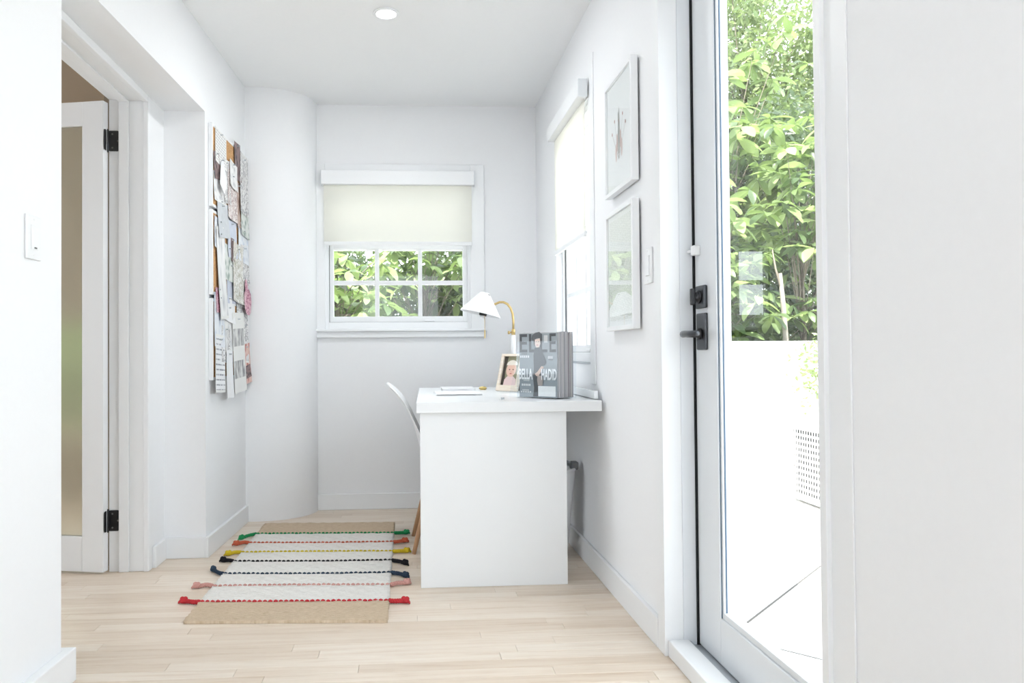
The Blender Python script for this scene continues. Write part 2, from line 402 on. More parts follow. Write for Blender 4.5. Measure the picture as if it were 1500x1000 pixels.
st(MB().box(XR-t_, XR, -2.8, DY0-.09, 0, HB), 'baseboard_right_near', M['trim'], bevel=.003)
# trim boards either side of the glass door
st(MB().box(XR-.014, XR, DY1+.001, DY1+.06, 0, DZ+.06), 'trim_1', M['trim'], bevel=.002)
st(MB().box(XR-.004, XR, DY0-.088, DY0-.001, 0, DZ+.06), 'trim_2', M['trim'], bevel=.001)

# ------------------------------------------------------------------ interior door with frosted glass
d1 = tag(empty('door_1', (-1.22, YJ, 0)), 'white door with frosted glass standing open in the left doorway', None, None, 'structure')
def ushape(x0, x1, dep):       # one moulding strip running round both jambs and the head
    return MB().box(x0, x1, YJ-dep, YJ+.02, 0, ZH+.02).box(x0, x1, YN-.02, YN+dep, 0, ZH+.02).box(x0, x1, YN+dep, YJ-dep, ZH-dep, ZH+.02)
ushape(-1.30, -1.255, 0).build('hinge_jamb', M['trim'], d1, .0015)
ushape(-1.255, -1.212, .013).build('door_stop', M['trim'], d1, .003)
ushape(-1.212, -1.150, .004).build('jamb_lining', M['trim'], d1, .002)
ushape(-1.150, -1.127, .013).build('casing_bead', M['trim'], d1, .004)
leaf = empty('door_leaf'); leaf.parent = d1
leaf.location = Vector((-1.302, YJ-.038, 0)) - d1.location
leaf.rotation_euler = (0, 0, -math.radians(12))
LW, LT = .82, .035      # leaf runs along local -X
def lp(x0, x1, z0, z1, y0=0, y1=LT): return MB().box(-x0, -x1, y0, y1, z0, z1)
lp(.008, .108, .008, 2.045).build('stile', M['trim'], leaf, .002, local=True)
lp(LW-.10, LW, .008, 2.045).build('stile', M['trim'], leaf, .002, local=True)
lp(.108, LW-.10, 1.94, 2.045).build('rail', M['trim'], leaf, .002, local=True)
lp(.108, LW-.10, .008, .158).build('rail', M['trim'], leaf, .002, local=True)
lp(.108, LW-.10, .158, 1.94, .012, .022).build('glass_pane', M['frost'], leaf, local=True)
def rrect(w, h, r, seg=5):
    p = []
    for cx, cy, a0 in ((w/2-r,h/2-r,0), (-w/2+r,h/2-r,90), (-w/2+r,-h/2+r,180), (w/2-r,-h/2+r,270)):
        p += [(cx+r*math.cos(math.radians(a0+90*i/seg)), cy+r*math.sin(math.radians(a0+90*i/seg))) for i in range(seg+1)]
    return p
for zc, mt in ((1.878, M['gunmetal']), (.222, M['black'])):
    h = MB()
    def plate(mb, ori, u, n, w, hh, th):
        ori, u, n = Vector(ori), Vector(u), Vector(n); pr = rrect(w, hh, .011); k = len(pr)
        vs = [ori+u*a+Vector((0,0,b)) for a, b in pr] + [ori+u*a+Vector((0,0,b))+n*th for a, b in pr]
        mb.add(vs, [tuple(range(k))[::-1], tuple(range(k,2*k))]+[(i,(i+1)%k,k+(i+1)%k,k+i) for i in range(k)])
    plate(h, (-1.278, YJ-.001, zc), (1,0,0), (0,-1,0), .05, .09, .003)
    u = Vector((math.sin(math.radians(12)), -math.cos(math.radians(12)), 0)) 
    plate(h, Vector((-1.310, YJ-.022, zc))+Vector((.003,0,0)), (0.1,-.995,0), (1,0,0), .034, .09, .003)
    hg = h.build('hinge', mt, d1)
    MB().lathe([(.0001,-.052),(.004,-.050),(.0055,-.045),(.0055,.045),(.004,.050),(.0001,.052)], (-1.303, YJ-.005, zc), seg=10).build('hinge_pin', mt, hg, smooth=True)
    for dx, dz in ((-.012,.03), (.012,0), (-.012,-.03)):
        MB().lathe([(.004,0),(.004,.001),(.0025,.0018)], (-1.272+dx, YJ-.004, zc+dz), (0,-1,0), 8).build('screw', M['greyp'], hg)

# ------------------------------------------------------------------ glass door to the patio
XD = .892
d2 = tag(empty('door_2', (XD, (DY0+DY1)/2, 0)), 'white framed glass door to the patio with dark lever and deadbolt', None, None, 'structure')
# jamb linings and frame
MB().box(.7862, .845, DY1-.002, DY1+.02, 0, DZ).box(.7862, .845, DY0-.02, DY0+.002, 0, DZ).box(.7862, .845, DY0, DY1, DZ-.002, DZ+.02).build('jamb_lining', M['trim'], d2, .001)
MB().box(.845, .980, DY1-.004, DY1+.015, .02, DZ).box(.845, .980, DY0-.015, DY0+.004, .02, DZ).box(.845, .98, DY0, DY1, DZ-.004, DZ+.015).build('door_frame', M['alu'], d2, .001)
MB().box(.886, .945, DY1-.0105, DY1-.0035, .03, DZ-.006).build('weather_strip', M['gasket'], d2)
MB().box(.795, .860, DY0, DY1-.0045, 0, .052).build('threshold', M['trim'], d2, .004)
MB().box(.860, .985, DY0+.0045, DY1-.0045, 0, .036).box(.862, .868, DY0+.0045, DY1-.0045, .036, .046).build('sill_track', M['track'], d2, .002)
dl = empty('door_leaf'); dl.parent = d2
yA, yB = DY0+.009, DY1-.010
SW = .155
MB().box(XD, XD+.044, yB-SW, yB, .04, DZ-.01).build('stile', M['alu'], dl, .002)
MB().box(XD, XD+.044, yA, yA+SW*.6, .04, DZ-.01).build('stile', M['alu'], dl, .002)
MB().box(XD, XD+.044, yA+SW*.6, yB-SW, .04, .172).build('rail', M['alu'], dl, .002)
MB().box(XD, XD+.044, yA+SW*.6, yB-SW, DZ-.15, DZ-.01).build('rail', M['alu'], dl, .002)
g0, g1 = yA+SW*.6, yB-SW
bd = MB()
for (a, b) in ((g1-.012, g1), (g0, g0+.012)): bd.box(XD+.006, XD+.038, a, b, .172, DZ-.15)
bd.box(XD+.006, XD+.038, g0+.012, g1-.012, .172, .190).box(XD+.006, XD+.038, g0+.012, g1-.012, DZ-.168, DZ-.15)
bd.build('glazing_bead', M['alu'], dl, .002)
gk = MB().box(XD+.004, XD+.0065, g1-.0025, g1+.003, .172, DZ-.15).box(XD+.012, XD+.016, g1-.014, g1-.012, .19, DZ-.17)
gk.build('gasket', plain('blue_grey_gasket', (.10,.16,.24), .5, 0, .4, 40, .05, .03), dl)
MB().box(XD+.019, XD+.025, g0+.008, g1-.008, .18, DZ-.158).build('glass_pane', M['glass'], dl)
# deadbolt, lever set, catch
yH = 2.172
db = MB().box(XD-.012, XD, yH-.034, yH+.034, 1.068, 1.137).build('deadbolt_plate', M['gunmetal'], d2, .004)
tt = MB().lathe([(.020,0),(.020,.006),(.014,.010),(.012,.016)], (XD-.012, yH, 1.103), (-1,0,0), 16)
tt.box(XD-.040, XD-.026, yH-.006, yH+.006, 1.078, 1.128)
tt.build('thumb_turn', M['blackp'], db, .003)
hp = MB().box(XD-.010, XD, yH-.034, yH+.034, .943, 1.054).build('lever_plate', M['gunmetal'], d2, .004)
lv = MB().lathe([(.017,0),(.017,.008),(.011,.012),(.0095,.050)], (XD-.010, yH-.002, .991), (-1,0,0), 16)
lv.build('lever_neck', M['blackp'], hp, smooth=True)
MB().tube([(XD-.058, yH+.014, .991), (XD-.062, yH-.01, .991), (XD-.066, yH-.05, .991), (XD-.066, yH-.115, .990)], [.0105,.0105,.009,.0075], 10).build('lever', M['gunmetal'], hp, smooth=True)
MB().box(XD-.022, XD, DY1-.055, DY1-.030, 1.232, 1.262).box(XD-.022, XD-.014, DY1-.030, DY1-.002, 1.243, 1.252).build('catch', M['plastic'], d2, .003)

# ------------------------------------------------------------------ windows
def window(name, label, org, U, N, w, z0, z1, cols, rows, dep):
    """org: inner lower-left corner on the wall plane, U along the wall, N outwards"""
    org, U, N = Vector(org), Vector(U), Vector(N)
    root = tag(empty(name, org + U*(w/2)), label, None, None, 'structure')
    Z = Vector((0,0,1))
    def b(u0, u1, n0, n1, a0, a1, nm, mat, par=root, bev=.002, mb=None):
        m = MB().obox(org+U*u0+N*n0+Z*(a0-org.z), U*(u1-u0), N*(n1-n0), Z*(a1-a0)); return m.build(nm, mat, par, bev)
    fw = .022; zb = z0
    b(0, fw, .02, .12, zb, z1, 'frame_jamb', M['trim']); b(w-fw, w, .02, .12, zb, z1, 'frame_jamb', M['trim'])
    b(fw, w-fw, .02, .12, z1-.03, z1, 'frame_head', M['trim'])
    b(fw, w-fw, .02, .12, zb, zb+.045, 'frame_sill', M['trim'])
    zm = (z0+z1)/2 + .03
    for si, (s0, s1, dp) in enumerate(((zb+.045, zm+.02, dep), (zm-.02, z1-.03, dep+.036))):
        sash = b(fw, fw+.026, dp, dp+.034, s0, s1, 'sash', M['trim'])
        b(w-fw-.026, w-fw, dp, dp+.034, s0, s1, 'sash_stile', M['trim'], sash)
        b(fw+.026, w-fw-.026, dp, dp+.034, s0, s0+.036, 'sash_rail', M['trim'], sash)
        b(fw+.026, w-fw-.026, dp, dp+.034, s1-.036, s1, 'sash_rail', M['trim'], sash)
        iu0, iu1, iz0, iz1 = fw+.026, w-fw-.026, s0+.036, s1-.036
        mw = .026
        for c in range(1, cols):
            u = iu0+(iu1-iu0)*c/cols; b(u-mw/2, u+mw/2, dp+.004, dp+.030, iz0, iz1, 'muntin', M['trim'], sash)
        for r in range(1, rows):
            z = iz0+(iz1-iz0)*r/rows
            for c in range(cols):
                b(iu0+(iu1-iu0)*c/cols+(mw/2 if c else 0), iu0+(iu1-iu0)*(c+1)/cols-(mw/2 if c < cols-1 else 0), dp+.004, dp+.030, z-mw/2, z+mw/2, 'muntin', M['trim'], sash)
        for c in range(cols):
            for r in range(rows):
                b(iu0+(iu1-iu0)*c/cols, iu0+(iu1-iu0)*(c+1)/cols, dp+.015, dp+.019, iz0+(iz1-iz0)*r/rows, iz0+(iz1-iz0)*(r+1)/rows, 'pane', M['glass'], sash, 0)
        # thin dark weather seal beside the sash
        if si == 0:
            b(fw-.001, fw+.003, dp-.006, dp+.002, s0, s1, 'seal', M['greyp'], sash, 0)
            b(fw, w-fw, dp-.004, dp+.001, s0-.003, s0+.002, 'seal', M['greyp'], sash, 0)
            b(w*.5+.16, w*.5+.22, dp-.014, dp, s0+.004, s0+.016, 'sash_lift', M['trim'], sash, .002)
    return root
w1 = window('window_1', 'six over six white sash window in the back wall', (BX0, 4.5, BZ0), (1,0,0), (0,1,0), BX1-BX0, BZ0, BZ1, 3, 2, .045)
cs = MB().box(-.548, BX0+.004, 4.482, 4.5, 1.085, 2.09).box(BX1-.004, .474, 4.482, 4.5, 1.085, 2.09).box(BX0+.004, BX1-.004, 4.482, 4.5, 2.046, 2.09)
cs.build('casing', M['trim'], w1, .003)
MB().box(-.556, .484, 4.455, 4.53, 1.072, 1.087).box(-.548, .476, 4.474, 4.5, 1.036, 1.072).build('window_stool', M['trim'], w1, .003)
w2 = window('window_2', 'white sash window in the right wall above the desk', (XR, RY1, RZ0), (0,-1,0), (1,0,0), RY1-RY0, RZ0, RZ1, 3, 2, .035)
MB().box(XR-.004, XR+.03, RY0, RY1, RZ0-.006, RZ0+.004).build('window_stool', M['track'], w2, .001)
MB().box(XR-.012, XR, RY1, RY1+.07, .83, 2.12).box(XR-.005, XR, RY0-.085, RY0, .80, 2.22).build('casing', M['trim'], w2, .002)

# roller shades
s1 = tag(empty('roller_shade', (-.05, 4.47, 1.59)), 'white roller shade half lowered over the back window', 'window shade', 'roller shades')
MB().box(-.510, .409, 4.425, 4.482, 1.953, 2.038).build('cassette', M['trim'], s1, .004)
MB().box(-.513, -.510, 4.43, 4.482, 1.952, 2.040).build('end_cap', M['alu'], s1); MB().box(.409, .412, 4.43, 4.482, 1.952, 2.040).build('end_cap', M['alu'], s1)
MB().box(-.497, .395, 4.4545, 4.4555, 1.612, 1.955).build('shade_fabric', M['fabric'], s1)
MB().box(-.497, .395, 4.447, 4.463, 1.590, 1.613).build('bottom_bar', M['trim'], s1, .004)
s2 = tag(empty('roller_shade', (.775, 3.5, 1.44)), 'white roller shade half lowered over the side window by the desk', 'window shade', 'roller shades')
MB().box(.745, .788, 3.152, 3.855, 2.052, 2.126).build('cassette', M['trim'], s2, .004)
MB().box(.746, .788, 3.146, 3.152, 2.050, 2.128).build('end_cap', M['alu'], s2, .001)
MB().box(.7825, .7835, 3.180, 3.845, 1.47, 2.053).build('shade_fabric', M['fabric'], s2)
MB().box(.776, .790, 3.180, 3.845, 1.447, 1.471).build('bottom_bar', M['trim'], s2, .004)

# ------------------------------------------------------------------ desk
dk = tag(empty('desk', (.42, 3.55, 0)), 'white panel-ended desk standing against the right wall', 'desk')
YD0, YD1, ZD = 2.94, 4.20, .742
MB().prism([(.033,YD0), (XR-.017,YD0), (XR-.017,YD1), (.065,YD1)], .700, ZD).build('desktop', M['desk'], dk, .002)
MB().box(.048, .642, 2.965, 3.005, 0, .6995).build('end_panel', M['desk'], dk, .0015)
MB().box(.085, .642, 4.13, 4.17, 0, .6995).build('end_panel', M['desk'], dk, .0015)
MB().box(XR-.034, XR-.0165, 3.0, YD1, ZD+.003, ZD+.036).build('upstand', M['desk'], dk, .002)

# ------------------------------------------------------------------ shell chair
ch = tag(empty('chair', (.2, 3.64, 0)), 'white moulded shell chair with wooden dowel legs at the desk', 'chair')
prof = [(.425,.395,.185),(.415,.420,.205),(.375,.438,.222),(.30,.435,.232),(.21,.426,.236),(.13,.422,.234),(.085,.432,.228),(.065,.462,.222),(.052,.51,.218),(.040,.56,.215),(.025,.61,.212),(.004,.66,.206),(-.022,.705,.196),(-.052,.742,.178),(-.080,.770,.145),(-.108,.790,.085)]
mb = MB(); NM = 12; vs = []
for i, (x, z, hw) in enumerate(prof):
    a, b = prof[max(i-1,0)], prof[min(i+1,len(prof)-1)]
    t = Vector((b[0]-a[0], 0, b[1]-a[1])).normalized(); n = Vector((t.z, 0, -t.x))
    if n.x < 0 and abs(n.x) > abs(n.z) or (abs(n.z) >= abs(n.x) and n.z < 0): n = -n
    dep = .055 if i < 6 else (.040 if i < 8 else (.020 if i < 10 else .008))
    if i < 2: dep = .03
    for k in range(NM+1):
        tt = -1+2*k/NM
        p = Vector((x, 3.64+tt*hw, z)) + n*dep*abs(tt)**2.4
        vs.append(p)
fs = [(i*(NM+1)+k, i*(NM+1)+k+1, (i+1)*(NM+1)+k+1, (i+1)*(NM+1)+k) for i in range(len(prof)-1) for k in range(NM)]
mb.add(vs, fs).build('shell', M['plastic'], ch, smooth=True, solid=.008, sub=1)
for sx, sy in ((-1,-1),(-1,1),(1,-1),(1,1)):
    top = (.20+sx*.075, 3.64+sy*.085, .405); bot = (.215+sx*.192, 3.64+sy*.172, 0)
    MB().tube([bot, (bot[0]*.5+top[0]*.5, bot[1]*.5+top[1]*.5, .2025), top], [.0095,.0135,.0145], 12).build('leg', M['beech'], ch, smooth=True)
wires = MB()
for sx, sy in ((-1,-1),(-1,1),(1,-1),(1,1)):
    a = Vector((.20+sx*.115, 3.64+sy*.117, .27)); wires.tube([a, (.2-sx*.03, 3.64-sy*.03, .402)], .004, 6)
    b = Vector((.20-sx*.115, 3.64+sy*.117, .27)); wires.tube([a, (a+b)/2+Vector((0,0,.03)), b], .004, 6)
wires.build('wire_brace', M['blackp'], ch)
MB().box(.09, .32, 3.53, 3.75, .398, .410).build('seat_mount', M['blackp'], ch, .003)

# ------------------------------------------------------------------ desk lamp
LY = 3.85
lm = tag(empty('desk_lamp', (.556, LY, ZD)), 'white cone shade desk lamp with curved brass arm', 'lamp')
MB().lathe([(.075,0),(.075,.012),(.070,.018),(.020,.022),(.0001,.024)], (.556, LY, ZD), seg=32).build('base', M['shade'], lm, smooth=False)
MB().lathe([(.0125,.02),(.0125,.285),(.010,.290),(.0001,.291)], (.556, LY, ZD), seg=18).build('stem', M['shade'], lm, smooth=True)
MB().lathe([(.0105,.288),(.0105,.318),(.0085,.320),(.0001,.321)], (.556, LY, ZD), seg=18).build('collar', M['brass'], lm, smooth=True)
MB().lathe([(.004,0),(.004,.012),(.009,.013),(.009,.021),(.0001,.022)], (.548, LY-.004, ZD+.302), (-1,-.2,0), 14).build('knob', M['brass'], lm, smooth=True)
arc = [(.556,LY,ZD+.315),(.557,LY,ZD+.36),(.553,LY,ZD+.40),(.543,LY,ZD+.43),(.526,LY,ZD+.452),(.505,LY,ZD+.462),(.484,LY,ZD+.462),(.462,LY,ZD+.452),(.435,LY,ZD+.44)]
MB().tube(arc, .0062, 12).build('arm', M['brass'], lm, smooth=True)
axs = Vector((.024, .0, .105)).normalized(); rc = Vector((.382, LY, 1.142))
shd = MB().lathe([(.108,0),(.106,.006),(.026,.112),(.020,.116),(.0001,.117),(.0001,.1155),(.019,.1145),(.024,.110),(.104,.006),(.106,0),(.108,0)], rc, axs, 40).build('shade', M['shade'], lm, smooth=True)
shd.modifiers.new('Edges', 'EDGE_SPLIT').split_angle = math.radians(50)
MB().lathe([(.0001,-.014),(.019,-.014),(.021,-.008),(.021,.03),(.014,.036),(.014,.10),(.0001,.10)], rc+Vector((.015,-.012,.004)), axs, 18).build('socket', M['blackp'], lm, smooth=False)
MB().lathe([(.0001,-.030),(.010,-.029),(.014,-.024),(.014,-.012),(.0001,-.012)], rc+Vector((.015,-.012,.004)), axs, 14).build('bulb', M['paper'], lm, smooth=True)
ck = rc+Vector((.020,-.03,-.01)); MB().tube([ck, ck-Vector((0,0,.105))], .0012, 6).tube([ck-Vector((0,0,.075)), ck-Vector((0,0,.118))], .0032, 8).build('pull_chain', M['brass'], lm)

# ------------------------------------------------------------------ photo frame on the desk
fo = Vector((.446, 3.69, ZD)); ew = Vector((.70,-.714,0)).normalized(); nrm = Vector((-.714,-.70,0)).normalized()
tilt = math.radians(17); eh = (Vector((0,0,1))*math.cos(tilt) - nrm*math.sin(tilt)); nn = (nrm*math.cos(tilt)+Vector((0,0,1))*math.sin(tilt))
pf = tag(empty('photo_frame', fo), 'pale wooden photo frame with a baby portrait on the desk', 'photo frame')
FW, FH, FT = .135, .192, .012; fo2 = fo + Vector((0,0,.004)) - nn*0
def fb(u0,u1,v0,v1,n0,n1,mb=None): return (mb or MB()).obox(fo2+ew*u0+eh*v0+nn*n0, ew*(u1-u0), eh*(v1-v0), nn*(n1-n0))
frm = fb(0,.018,0,FH,0,FT); fb(FW-.018,FW,0,FH,0,FT,frm); fb(.018,FW-.018,0,.030,0,FT,frm); fb(.018,FW-.018,FH-.012,FH,0,FT,frm)
frm.build('moulding', M['lightwood'], pf, .0015)
fb(.004,FW-.004,.004,FH-.004,-.003,.0005).build('backing', M['greyp'], pf)
MB().obox(fo2+ew*.05+eh*.15-nn*.003, ew*.035, -nn*.004, (Vector((0,0,-.143))-nrm*.055)).build('easel_strut', M['greyp'], pf)
def poly_on(pts, org, U, V, Nn, off, name, mat, par):
    k = len(pts); vs = [org+U*a+V*b+Nn*off for a,b in pts]
    return MB().add(vs, [tuple(range(k))]).build(name, mat, par)
def flat(name, col, rough=.45): return plain(name, col, rough, 0, .4, 90, .05, .01)
def ell(cx, cy, rx, ry, n=22, a0=0, a1=360): return [(cx+rx*math.cos(math.radians(a0+(a1-a0)*i/n)), cy+ry*math.sin(math.radians(a0+(a1-a0)*i/n))) for i in range(n+(a1-a0 != 360))]
ph = lambda pts, off, nm, c: poly_on(pts, fo2, ew, eh, nn, off, nm, flat('photo_'+nm, c), pf)
ph([(.018,.030),(.117,.030),(.117,.180),(.018,.180)], .0012, 'portrait_print', (.30,.29,.18))
ph([(.018,.030),(.042,.030),(.034,.10),(.040,.18),(.018,.18)], .0016, 'print_shadow', (.055,.045,.035))  # dark strip printed down the left side
ph([(.034,.030),(.110,.030),(.108,.062),(.088,.078),(.052,.078),(.036,.06)], .0020, 'print_dress', (.80,.62,.60))
ph(ell(.070,.112,.031,.038), .0024, 'print_face', (.80,.54,.43))
ph(ell(.071,.135,.034,.026,18,0,180), .0028, 'print_bonnet', (.85,.79,.70))
ph(ell(.060,.112,.0045,.003,10), .0030, 'print_eye', (.16,.08,.06)); ph(ell(.082,.112,.0045,.003,10), .0030, 'print_eye', (.16,.08,.06))
ph(ell(.071,.091,.008,.003,12), .0030, 'print_mouth', (.60,.20,.18)); ph(ell(.071,.101,.004,.003,10), .0030, 'print_nose', (.70,.40,.32))

# ------------------------------------------------------------------ acrylic rack with magazines
O = Vector((.622, 3.045, ZD)); e_w = Vector((-.655,.756,0)).normalized(); e_d = Vector((.756,.655,0)).normalized()
ZZ = Vector((0,0,1)); MWD, MHT = .208, .278
rk = tag(empty('magazine_rack', O), 'clear acrylic rack holding a row of magazines on the desk', 'magazine rack')
def ob(w0,w1,d0,d1,z0,z1,mb=None): return (mb or MB()).obox(O+e_w*w0+e_d*d0+ZZ*z0, e_w*(w1-w0), e_d*(d1-d0), ZZ*(z1-z0))
TD = .118
ob(-.006,MWD+.006,-.006,TD+.008,0,.005).build('base_plate', M['acrylic'], rk, .001)
ob(-.006,MWD+.006,-.006,-.003,.005,.245).build('front_panel', M['acrylic'], rk)
ob(-.006,MWD+.006,TD+.004,TD+.008,.005,.285).build('back_panel', M['acrylic'], rk)
sl = MB(); a = O+e_w*(MWD+.006)
MB().obox(a+e_d*(-.006)+ZZ*.0, e_w*.003, e_d*(TD+.014), ZZ*.20).build('side_panel', M['acrylic'], rk)
MB().add([a+e_d*.0, a+e_w*.055, a+e_d*.0+ZZ*.2, a+e_d*.003, a+e_w*.055+e_d*.003, a+e_d*.003+ZZ*.2], [(0,2,1),(3,4,5),(0,1,4,3),(1,2,5,4),(2,0,3,5)]).build('side_foot', M['acrylic'], rk)
tones = [(.62,.62,.64),(.70,.70,.72),(.50,.51,.54),(.66,.65,.68),(.74,.73,.74),(.40,.41,.44),(.63,.62,.66),(.70,.69,.70),(.30,.26,.28),(.60,.61,.63),(.71,.70,.69),(.56,.56,.60),(.66,.66,.68)]
cover_col = flat('magazine_cover_grey', (.27,.305,.325), .3)
def pagemat(i, c):
    t = NT('page_block_%d' % i); w = t.noise(t.coord('Object', (1,1,1)), 900, 1); q = t.noise(t.coord('Object', (300,300,2)), 1.5, 2)
    return t.done(t.bsdf(t.mixc(q.outputs[0], [x*.72 for x in c], [min(1,x*1.15) for x in c]), .7))
dcur = 0.001; rr = random.Random(5)
for i in range(13):
    th = .0075 + rr.random()*.0028
    if dcur+th > TD: break
    hh = MHT - rr.random()*.006 + (.002 if i else 0); ww = MWD - rr.random()*.004
    mg = empty('magazine', O+e_d*dcur+ZZ*.005)
    if i == 0: tag(mg, 'grey magazine with a full length figure and white headline on its cover', 'magazine', 'magazines in the acrylic rack')
    else: tag(mg, 'glossy magazine standing behind the cover issue in the acrylic rack', 'magazine', 'magazines in the acrylic rack')
    lean = e_d*(rr.random()*.003)
    def mbx(w0,w1,d0,d1,z0,z1): return MB().obox(O+e_w*w0+e_d*(dcur+d0)+ZZ*(.0052+z0), e_w*(w1-w0), e_d*(d1-d0), ZZ*(z1-z0))
    mbx(.0015,ww-.001,.0006,th-.0006,.001,hh-.001).build('page_block', pagemat(i, tones[i]), mg)
    cc = cover_col if i == 0 else flat('magazine_cover_%d' % i, [x*.8 for x in tones[(i*5+2)%13]], .25)
    cv = mbx(0,ww,0,.0005,0,hh).build('cover', cc, mg)
    mbx(0,ww,th-.0005,th,0,hh).build('back_cover', cc, mg)
    mbx(ww,ww+.0005,0,th,0,hh).build('spine', cc, mg)
    if i == 0: mag0, cov0, mh0 = mg, cv, hh
    dcur += th + .0004
# printed matter on the front cover, cover plane coordinates read as (x to the right, y up)
CO = O + e_w*MWD + ZZ*.0052; CU = -e_w; CV = ZZ; CN = -e_d
def cpx(x, y): return ((x-92)/(508-92)*MWD, (912-y)/(912-128)*mh0)
def cpoly(pts, off, nm, col): return poly_on([cpx(*p) for p in pts], CO, CU, CV, CN, off, nm, flat('print_'+nm, col, .3), cov0)
def text(body, x0, x1, y0, y1, off, name, col, par=None, org=CO, U=CU, V=CV, Nn=CN, conv=cpx, bold=.028):
    cu = bpy.data.curves.new('tmp', 'FONT'); cu.body = body; cu.offset = bold; to = bpy.data.objects.new('tmp', cu); COL.objects.link(to)
    dg = bpy.context.evaluated_depsgraph_get(); me = to.evaluated_get(dg).to_mesh()
    co = [v.co.copy() for v in me.vertices]; fs = [tuple(p.vertices) for p in me.polygons]
    to.to_mesh_clear(); bpy.data.objects.remove(to); bpy.data.curves.remove(cu)
    mx = [min(c[k] for c in co) for k in (0,1)]; Mx = [max(c[k] for c in co) for k in (0,1)]
    a, b = conv(x0, y1), conv(x1, y0)
    vs = [org+U*(a[0]+(c.x-mx[0])/(Mx[0]-mx[0])*(b[0]-a[0]))+V*(a[1]+(c.y-mx[1])/(Mx[1]-mx[1])*(b[1]-a[1]))+Nn*off for c in co]
    return MB().add(vs, fs).build(name, flat('ink_'+name, col, .35), par or cov0)
dark = (.035,.038,.042)
for chx, (x0, x1) in zip('ELLE', ((104,190),(208,300),(330,410),(432,500))):
    text(chx, x0, x1, 135, 362, .0005, 'masthead_letter', dark if chx == 'E' else (.05,.055,.06), bold=.010)
cpoly([(345,246),(505,246),(505,366),(345,366)], .0002, 'fold_band', (.31,.335,.35))
# figure
cpoly([(262,395),(258,470),(262,560),(252,640),(255,720),(262,800),(250,905),(306,905),(318,760),(350,690),(345,640),(352,560),(345,540)], .0008, 'trousers', (.055,.062,.068))
cpoly([(300,640),(345,650),(362,700),(352,768),(305,768),(296,700)], .0010, 'leg_print', (.40,.34,.31))
cpoly([(272,305),(330,300),(350,320),(368,390),(400,480),(385,520),(352,530),(348,580),(268,580),(262,500),(258,400)], .0012, 'jumper', (.07,.08,.088))
cpoly([(346,528),(372,540),(335,610),(310,655),(285,650),(272,625),(300,600)], .0014, 'hand_print', (.62,.45,.36))
cpoly([(274,205),(330,190),(338,250),(322,300),(292,305),(276,270)], .0014, 'face_print', (.78,.62,.54))
cpoly([(262,190),(276,195),(272,300),(262,250)], .0015, 'hair_print', (.04,.035,.035))
cpoly([(330,190),(348,195),(346,262),(336,255)], .0015, 'hair_print', (.04,.035,.035))
cpoly([(240,195),(248,150),(280,122),(325,112),(342,130),(345,190),(300,188),(250,222)], .0017, 'beret', (.06,.063,.068))
for ex in (292, 316): cpoly(ell(ex, 232, 7, 4, 8), .0017, 'eye_print', (.06,.04,.04))
cpoly(ell(302, 272, 10, 5, 10), .0017, 'mouth_print', (.55,.18,.18))
text('BELLA', 96, 248, 562, 696, .0020, 'headline', (.86,.87,.88)); text('HADID', 344, 506, 562, 698, .0020, 'headline', (.86,.87,.88))
for (x0,x1,y0,y1,c) in ((108,216,400,428,.8),(124,190,374,386,.06),(415,468,408,442,.75),(420,470,448,458,.06),(124,228,750,776,.75),(112,236,840,858,.72),(132,208,820,834,.72),(146,214,700,716,.6),(374,414,155,245,.7)):
    nseg = 5
    for q in range(nseg):
        a = x0+(x1-x0)*q/nseg; cpoly([(a,y0),(a+(x1-x0)/nseg*.72,y0),(a+(x1-x0)/nseg*.72,y1),(a,y1)], .0007, 'caption_bar', (c,c,c))
cpoly([(308,772),(494,772),(494,896),(308,896)], .0020, 'address_label', (.82,.82,.81))

# ------------------------------------------------------------------ small things on the desk
rp = random.Random(2)
for i in range(4):
    a = (rp.random()-.5)*.06; c = Vector((.238, 3.56+(rp.random()-.5)*.03, ZD+.0005+i*.0016)); u = Vector((math.cos(a), math.sin(a), 0)); v = Vector((-math.sin(a), math.cos(a), 0))
    o = MB().obox(c-u*.105-v*.148, u*.21, v*.297, ZZ*.0012).build('paper_sheet', M['paper'], origin=c)
    tag(o, 'loose white paper sheet lying in the low pile on the desk', 'paper', 'paper pile on the desk')
nb = tag(empty('notebook', (.27, 3.86, ZD)), 'closed white notebook behind the paper pile on the desk', 'notebook')
MB().box(.175,.345,3.75,3.98,ZD+.0005,ZD+.0035).build('cover', M['plastic'], nb, .001); MB().box(.178,.343,3.753,3.977,ZD+.0035,ZD+.0125).build('page_block', M['paper'], nb)
MB().box(.175,.345,3.75,3.98,ZD+.0125,ZD+.0155).build('cover', M['plastic'], nb, .001)
pd = tag(empty('pebble_weight', (.398, 3.90, ZD)), 'small pale gold paperweight near the desk lamp', 'paperweight')
MB().lathe([(.0001,0),(.014,.0005),(.020,.006),(.021,.010),(.017,.015),(.008,.018),(.0001,.0185)], (.398,3.90,ZD), seg=20).build('body', M['gold'], pd, smooth=True)
MB().lathe([(.0205,.0075),(.0218,.0085),(.0218,.0105),(.0205,.0115)], (.398,3.90,ZD), seg=20).build('band', M['brass'], pd, smooth=True)
pp = tag(empty('push_pin', (.39, 3.06, ZD)), 'tiny silver push pin lying near the desk edge', 'pin')
MB().lathe([(.0055,0),(.0055,.002),(.003,.003),(.0028,.008),(.0048,.009),(.0048,.011)], (.39,3.06,ZD+.0055), (.9,.3,.05), 12).build('head', M['track'], pp, smooth=True)
MB().tube([(.39,3.06,ZD+.0055),(.379,3.056,ZD+.001)], .0006, 5).build('needle', M['track'], pp)

